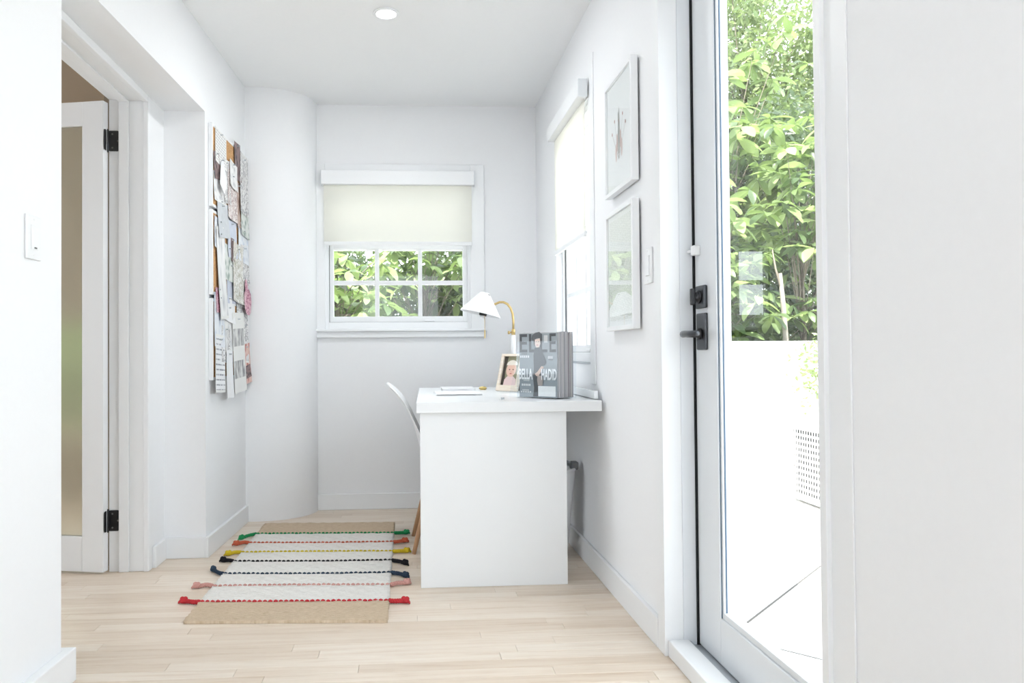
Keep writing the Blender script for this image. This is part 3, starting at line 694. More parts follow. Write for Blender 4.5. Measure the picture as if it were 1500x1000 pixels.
# ------------------------------------------------------------------ waste bin under the desk
bc = Vector((.653, 3.40, 0))
wbn = tag(empty('waste_bin', bc), 'white waste bin with grey rim clip under the desk', 'waste bin')
MB().lathe([(.078,0),(.080,.004),(.118,.385),(.118,.40),(.115,.40),(.077,.008),(.0001,.008)], bc, seg=36).build('body', M['plastic'], wbn, smooth=False)
rim = [bc+Vector((.119*math.cos(a), .119*math.sin(a), .402)) for a in [2*math.pi*i/36 for i in range(37)]]
MB().tube(rim, .0075, 10, False).build('rim', M['plastic'], wbn, smooth=True)
MB().box(bc.x+.092, bc.x+.126, bc.y-.060, bc.y-.012, .400, .436).build('rim_clip', M['greyp'], wbn, .006)
MB().tube([bc+Vector((-.06,-.02,.44)), bc+Vector((.02,-.03,.445)), bc+Vector((.09,-.035,.425))], .012, 10).build('swing_handle', M['track'], wbn, smooth=True)

# ------------------------------------------------------------------ rug
RX0, RX1, RYN, RYF = -.787, -.076, 2.597, 4.088
rug = tag(empty('rug', ((RX0+RX1)/2, (RYN+RYF)/2, 0)), 'flat woven cream and jute rug with seven coloured cords', 'rug')
shear = lambda x: .045*(RX1-x)/(RX1-RX0)
# colour, place along the rug, yarn colour, sideways drift of the tassels at both ends
cords = [('red', 2.802, (.56,.045,.055), .007, -.020), ('pink', 2.990, (.62,.33,.29), .014, .030), ('navy', 3.157, (.035,.055,.085), .060, -.053), ('black', 3.344, (.018,.017,.02), .028, -.058),
         ('yellow', 3.493, (.66,.50,.035), -.016, -.005), ('coral', 3.668, (.58,.135,.075), -.006, .007), ('green', 3.849, (.025,.27,.095), -.085, -.007)]
def rugpiece(y0, y1, nm, mat, h):
    nx, ny = 60, max(4, int((y1-y0)/.012)); r = random.Random(int(y0*1000)); mb = MB(); vs = []
    el = [r.uniform(-.0025,.0025) for _ in range(ny+1)]; er = [r.uniform(-.0025,.0025) for _ in range(ny+1)]
    for j in range(ny+1):
        y = y0+(y1-y0)*j/ny
        for i in range(nx+1):
            x = RX0+el[j]+(RX1+er[j]-RX0-el[j])*i/nx
            vs.append((x, y + shear(x), h + .0012*math.sin(x*90+j*3.14) + r.uniform(-.0006,.0006) + .003*math.exp(-min(x-RX0,RX1-x)/.02)*abs(math.sin(y*14+x))))
    n = len(vs); vs += [(x,y,.0005) for x,y,z in vs]; w = nx+1
    fs = [(j*w+i, j*w+i+1, (j+1)*w+i+1, (j+1)*w+i) for j in range(ny) for i in range(nx)]
    for i in range(nx): fs += [(i, n+i, n+i+1, i+1), (ny*w+i+1, n+ny*w+i+1, n+ny*w+i, ny*w+i)]
    for j in range(ny): fs += [((j+1)*w, n+(j+1)*w, n+j*w, j*w), (j*w+nx, n+j*w+nx, n+(j+1)*w+nx, (j+1)*w+nx)]
    return mb.add(vs, fs).build(nm, mat, rug, smooth=True)
rugpiece(RYN, cords[0][1]-.006, 'jute_end', M['jute'], .0105)
for i in range(6): rugpiece(cords[i][1]-.004, cords[i+1][1]-.006, 'cream_band', M['cotton'], .010)
rugpiece(cords[6][1]-.004, RYF, 'jute_end', M['jute'], .0105)
rk_ = random.Random(11)
for nm, y, c, dl_, dr_ in cords:
    mt = yarn(nm+'_yarn', c); bow = rk_.uniform(-.010,.006)
    cd = MB(); n = 36; L = RX1-RX0
    yy = lambda x: y + shear(x) + bow*math.sin(math.pi*(x-RX0)/L)
    for k in range(n):       # row of stitches
        xa = RX0+L*(k+.06*rk_.random())/n; xb = RX0+L*(k+.86)/n; xm = (xa+xb)/2; z = .0095; dy = rk_.uniform(-.002,.002)
        cd.tube([(xa,yy(xa)+dy,z-.004),(xa+.003,yy(xa)+dy,z),(xm,yy(xm)+dy,z+.0022),(xb-.003,yy(xb)+dy,z),(xb,yy(xb)+dy,z-.004)], [.0022,.0048,.0054,.0048,.0022], 6)
    cob = tag(cd.build('cord', mt, rug, smooth=True), nm+' cord')
    for sgn, x0, dd_ in ((-1, RX0, dl_), (1, RX1, dr_)):
        ln = rk_.uniform(.050,.066); py = yy(x0); pts = []; wv = rk_.choice((-1,1))*rk_.uniform(.004,.010)
        for s in range(7):
            f = s/6; pts.append((x0+sgn*ln*f, py+math.sin(f*4.5)*wv+dd_*f**1.5, .010 if f < .12 else .0085+.003*math.sin(f*3.14)))
        te = MB()
        for ph0 in (0, 2.1, 4.2):      # three twisted strands
            st_ = []
            for s in range(25):
                f = s/24; i0 = min(int(f*6), 5); g = f*6-i0; p = Vector(pts[i0]).lerp(Vector(pts[i0+1]), g)
                st_.append(p+Vector((0, .0045*math.cos(f*14+ph0), .0045*math.sin(f*14+ph0))))
            te.tube(st_, .0047, 6)
        e = Vector(pts[-1])+Vector((sgn*.002,0,.004)); ux = Vector((sgn*ln, dd_, 0)).normalized()
        te.ball(e, .0125, 10, 7, (1.0,1.1,.95)).ball(e+ux*.007+Vector((0,.006,.003)), .0095, 8, 6).ball(e+ux*.005+Vector((0,-.007,.0)), .0095, 8, 6).ball(e-ux*.006+Vector((0,.002,.004)), .010, 8, 6)
        for q in range(6):
            aa = rk_.uniform(-.9,.9); te.tube([e+ux*.006, e+ux*.013+Vector((0,.011*aa,-.002)), e+ux*.019*rk_.uniform(.8,1.1)+Vector((0,.015*aa,-.008))], [.004,.0042,.003], 5)
        te.build('tassel', mt, cob, smooth=True)

# ------------------------------------------------------------------ corkboards with clippings
eu = Vector((.041,1,0)).normalized(); en = Vector((1,-.041,0)).normalized()
BW = .655; BY = 3.552
wallp = lambda y: Vector((XL(y), y, 0))
boards = [('top', 1.645, 2.043), ('middle', 1.225, 1.630), ('bottom', .818, 1.208)]
BO = []
for nm, z0, z1 in boards:
    b0 = wallp(BY)+ZZ*z0; h = z1-z0
    r = tag(empty('corkboard', b0+eu*(BW/2)), '%s corkboard of the three hung on the left wall, white framed' % {'top':'uppermost','middle':'middle','bottom':'lowest'}[nm], 'corkboard', 'corkboards on the left wall')
    def bb(u0,u1,n0,n1,v0,v1,mb=None): return (mb or MB()).obox(b0+eu*u0+en*n0+ZZ*v0, eu*(u1-u0), en*(n1-n0), ZZ*(v1-v0))
    m = bb(0,.014,.001,.020,0,h); bb(BW-.014,BW,.001,.020,0,h,m); bb(.014,BW-.014,.001,.020,0,.014,m); bb(.014,BW-.014,.001,.020,h-.014,h,m)
    m.build('frame', M['trim'], r, .002)
    bb(.014,BW-.014,.001,.0185,.014,h-.014).build('cork_sheet', M['cork'], r)
    BO.append((b0, h))
W_ = (.86,.86,.85); G_ = (.45,.46,.48); K_ = (.06,.06,.065)
P = {
 'plan': printed('plan_print', 'plan', [(.42,.42,.44), W_], .2, .03), 'sketch': printed('sketch_print', 'sketch', [(.30,.29,.31), (.84,.84,.83), (.70,.68,.68)], .4, 0),
 'pinksketch': printed('pink_sketch_print', 'sketch', [(.36,.24,.24), (.83,.79,.77), (.70,.58,.55)], 1.3, 0), 'bw': printed('mono_photo_print', 'photo', [K_, G_, (.78,.78,.79)], .9, .05),
 'bw2': printed('pale_mono_print', 'photo', [(.22,.23,.25), (.60,.61,.63), (.85,.85,.85)], 2.7, .03), 'brown': printed('brown_photo_print', 'photo', [(.06,.035,.03), (.20,.11,.08), (.55,.42,.36)], 3.1, 0),
 'green': printed('green_photo_print', 'photo', [(.10,.17,.15), (.30,.38,.34), (.72,.75,.72)], 4.2, 0), 'blue': printed('blue_tint_print', 'photo', [(.36,.43,.55), (.58,.64,.74), (.80,.83,.87)], 1.9, 0),
 'lilac': printed('lilac_print', 'plain', [(.50,.55,.68), (.72,.75,.83)], 0), 'white': M['paper'], 'lines': printed('list_print', 'lines', [(.30,.31,.35), (.85,.86,.88)], 0, .04),
 'grid': printed('contact_grid_print', 'grid', [(.22,.22,.23), (.55,.55,.55), (.83,.83,.81)], .5, .05), 'floral': printed('floral_print', 'sketch', [(.42,.40,.30), (.82,.82,.80), (.72,.66,.62)], 5.2, 0),
 'red': printed('red_photo_print', 'photo', [(.09,.09,.10), (.52,.16,.14), (.80,.58,.52)], 6.1, 0), 'black': printed('dark_photo_print', 'photo', [(.02,.02,.02), (.07,.06,.07), (.28,.20,.20)], 7.7, 0),
 'pink': printed('pink_scribble_print', 'sketch', [(.33,.05,.15), (.80,.52,.58), (.78,.60,.64)], 8.8, 0), 'greyplain': printed('grey_tissue_print', 'plain', [(.50,.53,.57), (.70,.73,.76)], 0),
}
def clip(bi, u, v, w, h, rot, mat, layer, label, cat='clipping', curl=.012, nm='clipping', shape=None, pin=True):
    """u, v: centre on the board as fractions; w, h in metres"""
    b0, bh = BO[bi]; c = b0+eu*(BW*(u-.095*(1-u)))+ZZ*(bh*v)+en*(.0208+.0013*layer)
    a = math.radians(rot); U = eu*math.cos(a)+ZZ*math.sin(a); V = ZZ*math.cos(a)-eu*math.sin(a); mb = MB(); n = 8
    curl *= .6; w *= 1.12
    root = tag(empty(nm, c), label, cat, 'papers pinned to the corkboards')
    if shape is None:
        vs = []; uv = []
        for j in range(n+1):
            for i in range(n+1):
                s, t = i/n, j/n
                off = curl*((1-t)**2)*(.35+.65*abs(s-.35)) + .25*curl*abs(s-.5)
                vs.append(c+U*(w*(s-.5))+V*(h*(t-.5))+en*off); uv.append((s, t))
        mb.add(vs, [(j*(n+1)+i, (j+1)*(n+1)+i, (j+1)*(n+1)+i+1, j*(n+1)+i+1) for j in range(n) for i in range(n)])
    else:
        vs = [c+U*(w*(s-.5))+V*(h*(t-.5))+en*curl*(1-t) for s, t in shape]; uv = list(shape)
        mb.add(vs, [tuple(range(len(shape)))[::-1]])
    mb.uv = uv; mb.build('sheet', P[mat], root, solid=.0006)
    if pin:
        q = c+V*(h*.42)+en*(.25*curl*.0+.001)
        MB().lathe([(.0045,0),(.0045,.0015),(.0022,.003),(.0022,.007),(.004,.0085),(.004,.0105),(.0001,.011)], q, en, 10).build('pin', M['track'], root, smooth=True)
# uppermost board
clip(0,.27,.77,.165,.17,-3,'plan',0,'white floor plan sheet on the uppermost corkboard')
clip(0,.24,.27,.17,.14,2,'bw2',0,'pale grey photo low on the uppermost corkboard')
clip(0,.17,.52,.08,.13,6,'black',1,'narrow black slip behind the folded white sheet, uppermost corkboard')
clip(0,.27,.44,.13,.19,-8,'white',3,'blank white sheet folded to a point on the uppermost corkboard',curl=.03,shape=[(.05,.15),(.55,0),(.95,.45),(.62,1),(.3,.8)])
clip(0,.40,.42,.10,.22,4,'sketch',2,'grey pencil sketch strip on the uppermost corkboard')
clip(0,.53,.28,.15,.25,-3,'pinksketch',3,'pink tinted fashion sketch on the uppermost corkboard',curl=.018)
clip(0,.68,.80,.10,.20,3,'black',2,'dark brown and black portrait photo on the uppermost corkboard')
clip(0,.55,.56,.12,.14,-6,'bw2',4,'crumpled silver grey tear sheet on the uppermost corkboard',curl=.022)
clip(0,.70,.23,.05,.24,2,'brown',1,'thin brown photo strip on the uppermost corkboard')
clip(0,.84,.56,.14,.33,-4,'sketch',4,'tall white sketch sheet at the pier end of the uppermost corkboard',curl=.020)
clip(0,.86,.03,.14,.15,-5,'green',5,'green photo hanging off the lower edge of the uppermost corkboard',curl=.016)
clip(0,.27,.04,.10,.07,0,'brown',0,'small brown photo on the lower frame of the uppermost corkboard',curl=.006)
# middle board
clip(1,.30,.93,.16,.17,5,'greyplain',3,'crinkled blue grey tissue swatch at the top of the middle corkboard',curl=.022)
clip(1,.23,.74,.15,.15,-4,'blue',1,'blue toned photo beneath the tissue swatch, middle corkboard')
clip(1,.53,.76,.15,.19,3,'lilac',2,'plain lilac blue card on the middle corkboard',curl=.012)
clip(1,.83,.76,.18,.19,-3,'blue',3,'landscape postcard in blues on the middle corkboard',curl=.014)
clip(1,.25,.28,.11,.45,6,'bw2',4,'long pale grey paper strip hanging down the middle corkboard',curl=.026)
clip(1,.44,.44,.14,.18,-4,'green',2,'grey green garden photo on the middle corkboard')
clip(1,.50,.20,.13,.21,2,'lilac',1,'lavender sheet low on the middle corkboard')
clip(1,.53,.63,.05,.12,0,'black',3,'small black tag with a gold dot on the middle corkboard')
clip(1,.66,.35,.17,.31,-5,'floral',5,'cream sheet with floral drawing on the middle corkboard',curl=.022)
clip(1,.87,.50,.14,.22,4,'sketch',4,'white sketch with faint figures on the middle corkboard')
clip(1,.84,.18,.09,.14,-4,'bw',4,'small dark mono photo behind the pink mitten, middle corkboard')
mit = [(.30,0),(.12,.10),(.02,.35),(.10,.58),(.22,.62),(.20,.88),(.36,1),(.52,.94),(.56,.70),(.66,.78),(.90,.66),(.98,.45),(.86,.14),(.62,.01)]
clip(1,.89,.07,.15,.20,-8,'pink',8,'pink mitten shaped doodle cut-out on the middle corkboard',curl=.022,shape=mit)
# lowest board
clip(2,.22,.74,.15,.26,-2,'blue',1,'powder blue portrait print on the lowest corkboard',curl=.014)
clip(2,.20,.99,.08,.12,4,'pink',2,'small pink patterned scrap at the top of the lowest corkboard')
clip(2,.44,.90,.18,.13,-6,'white',3,'blank white flap of paper at the top of the lowest corkboard',curl=.018)
clip(2,.45,.66,.14,.24,2,'bw2',2,'grey tear sheet with a brown feather on the lowest corkboard')
clip(2,.80,.76,.20,.20,-3,'sketch',2,'white page with grey captions on the lowest corkboard')
clip(2,.36,.44,.13,.18,-3,'sketch',3,'small white drawing above the list on the lowest corkboard')
clip(2,.22,.20,.14,.28,-3,'lines',4,'white handwritten list on the lowest corkboard')
clip(2,.67,.34,.20,.42,3,'grid',6,'large white card with rows of grey thumbnails on the lowest corkboard',curl=.024)
clip(2,.42,.06,.10,.24,-2,'white',7,'narrow blank white slip hanging below the lowest corkboard',curl=.022)
clip(2,.87,.48,.13,.22,-3,'bw',3,'black and white photo at the pier end of the lowest corkboard')
clip(2,.90,.18,.13,.22,6,'red',5,'red and flesh toned figure photo on the lowest corkboard',curl=.018)
clip(2,.89,.06,.14,.07,9,'black',7,'dark grey torn corner beneath the figure photo, lowest corkboard',curl=.016,pin=False)

# ------------------------------------------------------------------ framed pictures on the right wall
def picture(z0, z1, label):
    y0, y1, xf, xb = 2.466, 2.813, .768, .793
    r = tag(empty('framed_picture', (xb, (y0+y1)/2, z0)), label, 'picture', 'framed pictures on the right wall')
    m = MB().box(xf, xb, y0, y0+.016, z0, z1).box(xf, xb, y1-.016, y1, z0, z1).box(xf, xb, y0+.016, y1-.016, z0, z0+.016).box(xf, xb, y0+.016, y1-.016, z1-.016, z1)
    m.build('frame', M['trim'], r, .0015)
    MB().box(xf+.010, xb-.002, y0+.014, y1-.014, z0+.014, z1-.014).build('mat_board', M['paper'], r)
    MB().box(xf+.004, xf+.006, y0+.015, y1-.015, z0+.015, z1-.015).build('glazing', M['glass'], r)
    MB().box(xb-.002, XR-.0005, (y0+y1)/2-.02, (y0+y1)/2+.02, z1-.06, z1-.03).build('hanger', M['greyp'], r)
    return r, xf+.0094
pu, xp = picture(1.527, 1.957, 'upper white framed picture with a rust and grey flower sprig')
def pp_(pts, nm, c, off=0): return MB().add([(xp-off, y, z) for y, z in pts], [tuple(range(len(pts)))]).build(nm, flat('ink_'+nm, c, .7), pu)
cy, cz = 2.645, 1.735
pp_([(cy-.010,cz-.07),(cy+.010,cz-.07),(cy+.016,cz),(cy+.007,cz+.07),(cy-.003,cz+.105),(cy-.010,cz+.06),(cy-.015,cz)], 'petal', (.50,.50,.48), .0002)
for k,(a,b,c) in enumerate(((-.020,-.02,(.66,.47,.44)),(.022,-.025,(.66,.47,.44)),(-.035,-.055,(.74,.58,.55)),(.036,-.06,(.74,.58,.55)))):
    pp_(ell(cy+a, cz+b, .009, .034, 14), 'petal', c, .0001+.0001*k)
for k in range(5):
    a = (k-2)*.32; l = .10+.02*(k%2)
    q = Vector((math.sin(a), math.cos(a))); n = Vector((q.y,-q.x)); p0 = Vector((cy, cz-.09)); p1 = p0+q*(l+.04)
    pp_([tuple(p0-n*.0012), tuple(p0+n*.0012), tuple(p1+n*.0008), tuple(p1-n*.0008)], 'stalk', (.42,.38,.36), .0006)
    pp_(ell(p1.x, p1.y, .005, .007, 10), 'bud', (.46,.20,.17), .0007)
for k in range(4): pp_(ell(cy+.004*(k-1.5), cz-.02+.03*k, .0022, .016, 8), 'vein', (.16,.17,.17), .0009)
pl, xp2 = picture(1.018, 1.465, 'lower white framed picture with a pale dotted print')
def dotted():
    t = NT('pale_dotted_print'); v = t.n('ShaderNodeTexVoronoi'); v.inputs['Scale'].default_value = 85; v.inputs['Randomness'].default_value = .25
    t.l(t.coord('Object', (0,1,1.0), rot=(.6,0,0)), v.inputs['Vector'])
    return t.done(t.bsdf(t.ramp(v.outputs['Distance'], [(.25,(.66,.68,.67)), (.42,(.84,.85,.84))]), .6))
MB().box(xp2-.0004, xp2, 2.50, 2.78, 1.055, 1.43).build('print', dotted(), pl)

# ------------------------------------------------------------------ switches, downlight
def switch(loc, U, Nn, label):
    c, U, Nn = Vector(loc), Vector(U).normalized(), Vector(Nn).normalized()
    r = tag(empty('light_switch', c), label, 'light switch')
    MB().obox(c-U*.036-ZZ*.0585+Nn*.0005, U*.072, ZZ*.117, Nn*.006).build('plate', M['plastic'], r, .002)
    MB().obox(c-U*.0165-ZZ*.033+Nn*.006, U*.033, ZZ*.066, Nn*.004).build('rocker', M['trim'], r, .0015)
    for s in (-1, 1): MB().lathe([(.003,0),(.003,.001),(.002,.0015)], c+ZZ*s*.048+Nn*.0064, Nn, 8).build('screw', M['plastic'], r)
    return r
sw = switch(wallp(2.035)+ZZ*1.256, eu, en, 'white dimmer switch beside the left doorway')
MB().obox(wallp(2.035)+ZZ*1.226-eu*.005+en*.009, eu*.010, ZZ*.004, en*.003).build('slider', M['greyp'], sw)
switch((XR,2.386,1.222), (0,1,0), (-1,0,0), 'white rocker switch between the pictures and the glass door')
def downlight(x, y, label, power=.3):
    r = tag(empty('downlight', (x, y, ZC)), label, 'ceiling light', 'recessed ceiling lights')
    MB().lathe([(.044,-.001),(.058,-.001),(.059,-.004),(.056,-.007),(.046,-.008),(.044,-.006),(.044,-.001)], (x,y,ZC), seg=36).build('trim_ring', M['trim'], r, smooth=True)
    MB().lathe([(.0001,-.0045),(.030,-.0048),(.0445,-.0035),(.0445,-.001),(.0001,-.001)], (x,y,ZC), seg=32).build('diffuser', M['lamp'], r, smooth=True)
    l = bpy.data.lights.new('downlight_beam', 'AREA'); o = bpy.data.objects.new('downlight_beam', l); COL.objects.link(o); o.parent = r
    l.shape = 'DISK'; l.size = .085; l.energy = power; l.color = (.95, .975, 1); o.location = (0, 0, -.009)
downlight(-.085, 3.273, 'lit round recessed downlight in the ceiling above the rug', 5.0)
downlight(-.085, .9, 'added fill downlight out of view in the ceiling between the near walls')  # unseen lamp added to lift the room light
downlight(-.085, -1.3, 'added fill downlight out of view in the ceiling near the rear opening')  # second unseen lamp, added behind the viewpoint for more light

# ------------------------------------------------------------------ outdoors
st(MB().box(-9, 12, 4.67, 22, -.12, -.03).box(.99, 12, -6, 4.67, -.12, -.03), 'garden_ground', M['soil'])
pat = st(MB().box(.99, 9.5, -5.5, 6.98, -.03, -.002), 'patio', M['grout'])
PV = .80; c45 = math.sqrt(.5); o0 = Vector((1.617, 2.947))
for i in range(-8, 12):
    for j in range(-8, 12):
        c = o0 + Vector((c45, c45))*PV*(i+.5) + Vector((c45,-c45))*PV*(j+.5)
        if not (.7 < c.x < 7.5 and .2 < c.y < 7.4): continue
        h = PV/2-.006; cr = [(c.x+s*h*2*c45*a, c.y+t*h*2*c45) for s, a, t in ((1,1,0),(0,0,1),(-1,1,0),(0,0,-1))]
        cr = [(max(.995, x), min(6.975, y)) for x, y in cr]
        MB().prism(cr, -.0022, 0).build('paver', M['paver'], pat)
st(MB().box(-1.6, 9.5, 7.0, 7.18, -.05, 1.0).box(-1.6, 9.5, 6.97, 7.21, 1.0, 1.03), 'garden_wall', M['stucco'], bevel=.006)
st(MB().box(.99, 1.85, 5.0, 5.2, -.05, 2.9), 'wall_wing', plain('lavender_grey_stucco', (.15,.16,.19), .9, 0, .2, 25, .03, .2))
# white lattice chest on the patio
bx = tag(empty('lattice_chest', (2.62, 4.1, 0)), 'white perforated lattice chest standing on the patio', 'chest')
X0, X1, Y0, Y1, Z0, Z1 = 2.408, 2.83, 3.66, 4.53, .02, .49
MB().box(X0-.01, X1+.01, Y0-.01, Y1+.01, Z1-.025, Z1).build('lid', M['stucco'], bx, .003)
fr = MB()
for (a, b) in ((X0,Y0),(X0,Y1-.03),(X1-.03,Y0),(X1-.03,Y1-.03)): fr.box(a, a+.03, b, b+.03, 0, Z1-.025)
fr.build('corner_post', M['stucco'], bx, .002)
lt = MB(); ny, nz = 29, 11
for i in range(ny+1): y = Y0+.03+(Y1-Y0-.06)*i/ny; lt.box(X0+.004, X0+.006, y-.0045, y+.0045, Z0+.02, Z1-.025)
for k in range(nz+1): z = Z0+.03+(Z1-.025-Z0-.04)*k/nz; lt.box(X0+.006, X0+.008, Y0+.03, Y1-.03, z-.007, z+.007)
lt.build('lattice_panel', M['stucco'], bx)
lt = MB(); nx = 13
for i in range(nx+1): x = X0+.03+(X1-X0-.06)*i/nx; lt.box(x-.008, x+.008, Y0+.004, Y0+.012, Z0+.02, Z1-.025)
for k in range(nz+1): z = Z0+.03+(Z1-.025-Z0-.04)*k/nz; lt.box(X0+.03, X1-.03, Y0+.006, Y0+.010, z-.010, z+.010)
lt.build('lattice_panel', M['stucco'], bx)
MB().box(X0+.03, X1-.03, Y0+.03, Y1-.01, Z0, Z1-.03).build('interior_shade', M['gasket'], bx)  # black block puts the shade inside the chest into colour
MB().box(X0, X1, Y0+.03, Y1-.03, Z0, Z0+.02).build('bottom_rail', M['stucco'], bx)

# plants
def leaf_mesh(name, L, Wd, mat, fold=.25, droop=.25, tip=.6):
    rows = [(0,.08),(.18,.45),(.42,.85),(.62,1.0),(.82,.75),(.94,.38),(1.0,.03)]; vs = []; fs = []
    for s, w in rows:
        z = -droop*L*s*s
        vs += [(-Wd/2*w, L*s, z+fold*Wd/2*w), (0, L*s, z), (Wd/2*w, L*s, z+fold*Wd/2*w)]
    for i in range(len(rows)-1):
        for k in (0, 1): fs.append((i*3+k, i*3+k+1, i*3+4+k, i*3+3+k))
    me = bpy.data.meshes.new(name); me.from_pydata(vs, [], fs); me.materials.append(mat)
    me.polygons.foreach_set('use_smooth', [True]*len(me.polygons)); return me
LM = [leaf_mesh('broad_leaf', .20, .085, M['leafbig']), leaf_mesh('broad_leaf', .16, .075, M['leafbig'], .35, .4)]
def branches(r, base, height, spread, n, rad=.03):
    mb = MB(); tips = []; base = Vector(base); top = base+Vector((0,0,height*.55))
    mb.tube([base, base.lerp(top,.5)+Vector((.04,.02,0)), top], [rad, rad*.85, rad*.6], 8)
    for i in range(n):
        a = r.uniform(0, 6.283); f = r.uniform(.45, 1); s0 = base.lerp(top, f)
        d = Vector((math.cos(a)*spread*r.uniform(.25,1), math.sin(a)*spread*r.uniform(.25,1), height*r.uniform(-.12,.46)))
        e = s0+d; mb.tube([s0, s0.lerp(e,.5)+Vector((0,0,.06)), e], [rad*.22, rad*.16, rad*.10], 5); tips.append((e, d))
    return mb, tips
def broad_tree(base, height, spread, nb, per, seed, label, sc=1., lobes=None):
    r = random.Random(seed); root = tag(empty('broadleaf_tree', base), label, 'tree')
    mb, tips = branches(r, base, height, spread, nb); mb.build('trunk', M['bark'], root, smooth=True)
    b = Vector(base); cnt = 0
    for e, d in tips:
        for k in range(per):
            if cnt >= 296: break
            a = 6.283*k/per+r.uniform(-.3,.3); el = r.uniform(-.75,.35)
            q = Quaternion((0,0,1), a) @ Quaternion((1,0,0), el) @ Quaternion((0,1,0), r.uniform(-.5,.5))
            o = bpy.data.objects.new('leaf', LM[r.randrange(2)]); COL.objects.link(o); o.parent = root
            o.location = e-b+Vector((0,0,r.uniform(-.05,.05))); o.rotation_mode = 'QUATERNION'; o.rotation_quaternion = q
            s = sc*r.uniform(.7,1.25); o.scale = (s,s,s); cnt += 1
    extra = MB()                                          # the rest of the crown, past three hundred leaves
    for e, d in tips*2:
        e2 = e+Vector((r.gauss(0,.16), r.gauss(0,.16), r.gauss(0,.16)))
        for k in range(per):
            a = 6.283*k/per+r.uniform(-.3,.3); el = r.uniform(-.75,.35); me = LM[r.randrange(2)]
            q = Quaternion((0,0,1), a) @ Quaternion((1,0,0), el) @ Quaternion((0,1,0), r.uniform(-.5,.5)); s = sc*r.uniform(.6,1.0)
            extra.add([e2+(q @ v.co)*s for v in me.vertices], [tuple(p.vertices) for p in me.polygons])
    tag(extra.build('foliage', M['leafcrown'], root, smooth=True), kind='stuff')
    return root
def foliage_cloud(r, pts, L, Wd):
    """many small folded leaves joined into one mesh"""
    n = len(pts); rng = np.random.default_rng(r)
    d = rng.normal(size=(n,3)); d[:,2] -= .25; d /= np.linalg.norm(d, axis=1)[:,None]
    s = np.cross(d, rng.normal(size=(n,3))); s /= np.linalg.norm(s, axis=1)[:,None]
    l = (L*rng.uniform(.6,1.3,n))[:,None]; w = (Wd*rng.uniform(.6,1.3,n))[:,None]; nrm = np.cross(d, s)
    p = np.asarray(pts)
    v = np.stack([p, p+d*l*.5+s*w*.5+nrm*w*.12, p+d*l, p+d*l*.5-s*w*.5+nrm*w*.12], 1).reshape(-1,3)
    i = np.arange(n)*4; f = np.concatenate([np.stack([i,i+1,i+2],1), np.stack([i,i+2,i+3],1)])
    return v, f
def cloud_tree(base, height, rx, ry, z0, nclump, per, seed, label, mat, L=.09, Wd=.04, nm='leafy_tree', trunk=True, cr=.42):
    r = random.Random(seed); rng = np.random.default_rng(seed); root = tag(empty(nm, base), label, 'tree')
    b = Vector(base); mb = MB(); P0 = []
    if trunk:
        mb.tube([b, b+Vector((.05,0,height*.3)), b+Vector((0,.05,height*.7))], [.06,.05,.025], 8)
    for k in range(nclump):
        while True:
            u = np.array([rng.uniform(-1,1), rng.uniform(-1,1), rng.uniform(-1,1)])
            if (u**2).sum() < 1: break
        c = np.array([b.x+u[0]*rx, b.y+u[1]*ry, z0+(height-z0)*(u[2]*.5+.5)])
        if trunk and k % 3 == 0:
            f = min(.68, max(.2, (c[2]-.3)/height)); s0 = b+Vector((.03,.03,height*f*.8)); mb.tube([s0, (s0+Vector(c))/2+Vector((0,0,.05)), Vector(c)], [.018,.012,.005], 5)
        P0.append(c + rng.normal(size=(per,3))*cr*np.array([.55,.55,.42]))
    if trunk: mb.build('trunk', M['bark'], root, smooth=True)
    pts = np.concatenate(P0); pts = pts[pts[:,2] > .02]
    if b.y > 7.3: pts = pts[pts[:,1] > 7.26]
    v, f = foliage_cloud(seed, pts, L, Wd)
    v = v-np.array(base); me = bpy.data.meshes.new('foliage'); me.vertices.add(len(v)); me.vertices.foreach_set('co', v.ravel())
    me.loops.add(f.size); me.loops.foreach_set('vertex_index', f.ravel().astype(np.int32)); me.polygons.add(len(f)); me.polygons.foreach_set('loop_start', np.arange(0, f.size, 3, dtype=np.int32)); me.polygons.foreach_set('loop_total', np.full(len(f), 3, dtype=np.int32))
    me.materials.append(mat); me.update(calc_edges=True); me.validate()
    o = bpy.data.objects.new('foliage', me); COL.objects.link(o); o.parent = root; o['kind'] = 'stuff'
    return root
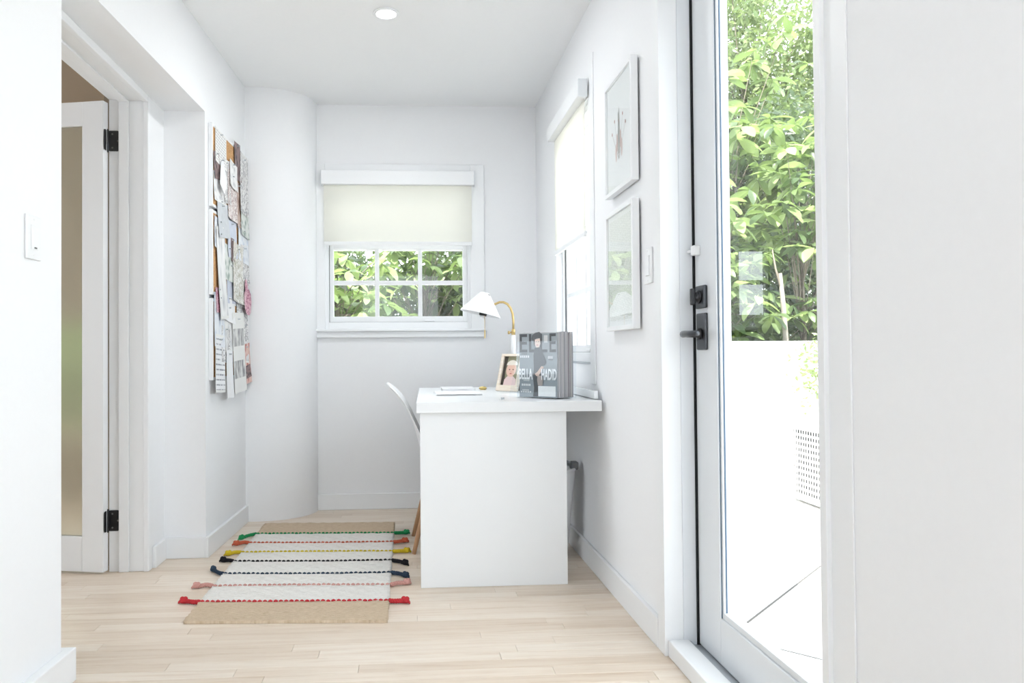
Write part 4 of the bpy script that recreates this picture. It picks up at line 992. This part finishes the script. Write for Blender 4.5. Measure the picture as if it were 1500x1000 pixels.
def palm(base, n, L, seed, label, h0=.3):
    r = random.Random(seed); b = Vector(base); root = tag(empty('palm', base), label, 'palm')
    st_ = MB()
    for k in range(5): a = r.uniform(0,6.28); st_.tube([b+Vector((.08*math.cos(a),.08*math.sin(a),0)), b+Vector((.12*math.cos(a),.12*math.sin(a),h0*r.uniform(.8,1.2)))], [.03,.02], 6)
    st_.build('stem', M['bark'], root, smooth=True)
    for k in range(n):
        a = r.uniform(0, 6.283); el = r.uniform(.5, 1.35); l = L*r.uniform(.7,1.15); mb = MB(); pts = []
        dh = Vector((math.cos(a), math.sin(a), 0)); side = Vector((-math.sin(a), math.cos(a), 0)); p = b+Vector((0,0,h0*r.uniform(.6,1.1))); d = el
        for s in range(14):
            pts.append(p.copy()); p = p+(dh*math.cos(d)+Vector((0,0,1))*math.sin(d))*(l/13); d -= .13+.03*s*.35
        mb.tube(pts, [.009*(1-.8*i/13) for i in range(14)], 5)
        for s in range(2, 14):
            for sub in (0, .5):
                q = pts[s] if sub == 0 or s == 13 else (pts[s]+pts[s+1])/2
                t = (pts[min(s+1,13)]-pts[s-1]).normalized()
                for sg in (-1, 1):
                    ll = l*.30*math.sin(math.pi*(s+sub+1)/16)+.05; dd = (side*sg*.8+t*.65+Vector((0,0,-.35))).normalized(); w = t*.014
                    mb.add([q-w, q+dd*ll*.5+t*.016, q+dd*ll+Vector((0,0,-.05*ll)), q+dd*ll*.5-t*.016], [(0,1,2),(0,2,3)])
        mb.build('frond', M['frond'], root)
    return root
# seen through the glass door
broad_tree((3.40,8.05,-.03), 3.2, .55, 46, 6, 1, 'broad leaved tree beyond the garden wall with low sunlit whorls', 1.35)
broad_tree((4.50,8.15,-.03), 3.7, .55, 46, 6, 2, 'tall broad leaved tree beyond the garden wall beside the bare trunk', 1.3)
broad_tree((3.95,9.0,-.03), 5.2, .80, 48, 6, 3, 'highest broad leaved tree rising behind the palm', 1.45)
palm((3.95,8.55,-.03), 26, 1.35, 4, 'feathery palm beyond the garden wall with arching fronds', .8)
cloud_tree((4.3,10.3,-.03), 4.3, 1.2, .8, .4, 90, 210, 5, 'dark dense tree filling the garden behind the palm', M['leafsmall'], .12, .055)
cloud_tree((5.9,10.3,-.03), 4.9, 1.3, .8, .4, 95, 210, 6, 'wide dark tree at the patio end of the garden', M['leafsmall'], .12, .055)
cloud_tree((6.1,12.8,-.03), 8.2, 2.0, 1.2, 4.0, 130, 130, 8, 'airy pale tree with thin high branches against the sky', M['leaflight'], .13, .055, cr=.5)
ft = MB().tube([(3.98,7.5,-.03),(3.97,7.5,.9),(3.94,7.5,1.4),(3.91,7.5,1.75)], [.034,.030,.026,.018], 10)
tr = tag(empty('bare_trunk', (3.98,7.5,-.03)), 'slim pale bare trunk rising behind the garden wall', 'tree'); ft.build('trunk', plain('pale_bark_trunk', (.22,.20,.17), .9, 0, .1, 18, .3, .5), tr, smooth=True)
MB().tube([(3.93,7.5,1.55),(3.86,7.5,1.8),(3.84,7.52,2.0)], [.014,.011,.006], 6).build('branch', M['bark'], tr, smooth=True)
cloud_tree((3.66,6.3,0), 1.05, .16, .16, .35, 12, 45, 9, 'small pale shrub on the patio in front of the garden wall', M['leaflight'], .06, .03, 'shrub', True, .16)
# seen through the back window
broad_tree((-.75,7.9,-.03), 2.7, .60, 46, 6, 11, 'broad leaved tree outside the back window with bright low leaves', 1.2)
broad_tree((.20,9.0,-.03), 3.2, .70, 46, 6, 12, 'broad leaved tree standing straight behind the back window', 1.2)
palm((.0,8.45,-.03), 22, 1.2, 13, 'feathery palm outside the back window', .7)
palm((.85,8.5,-.03), 22, 1.25, 14, 'spiky palm outside the back window next to the lamp', .7)
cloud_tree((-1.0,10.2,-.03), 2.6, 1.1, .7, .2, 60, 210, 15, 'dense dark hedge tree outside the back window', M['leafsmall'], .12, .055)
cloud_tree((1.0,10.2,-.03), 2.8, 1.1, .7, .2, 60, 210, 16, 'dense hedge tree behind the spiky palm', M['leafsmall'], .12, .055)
cloud_tree((-3.5,7.9,-.03), 1.7, 1.1, .3, .2, 60, 190, 17, 'leafy green bush outside the side room window', M['leaflight'], .10, .05, cr=.3)
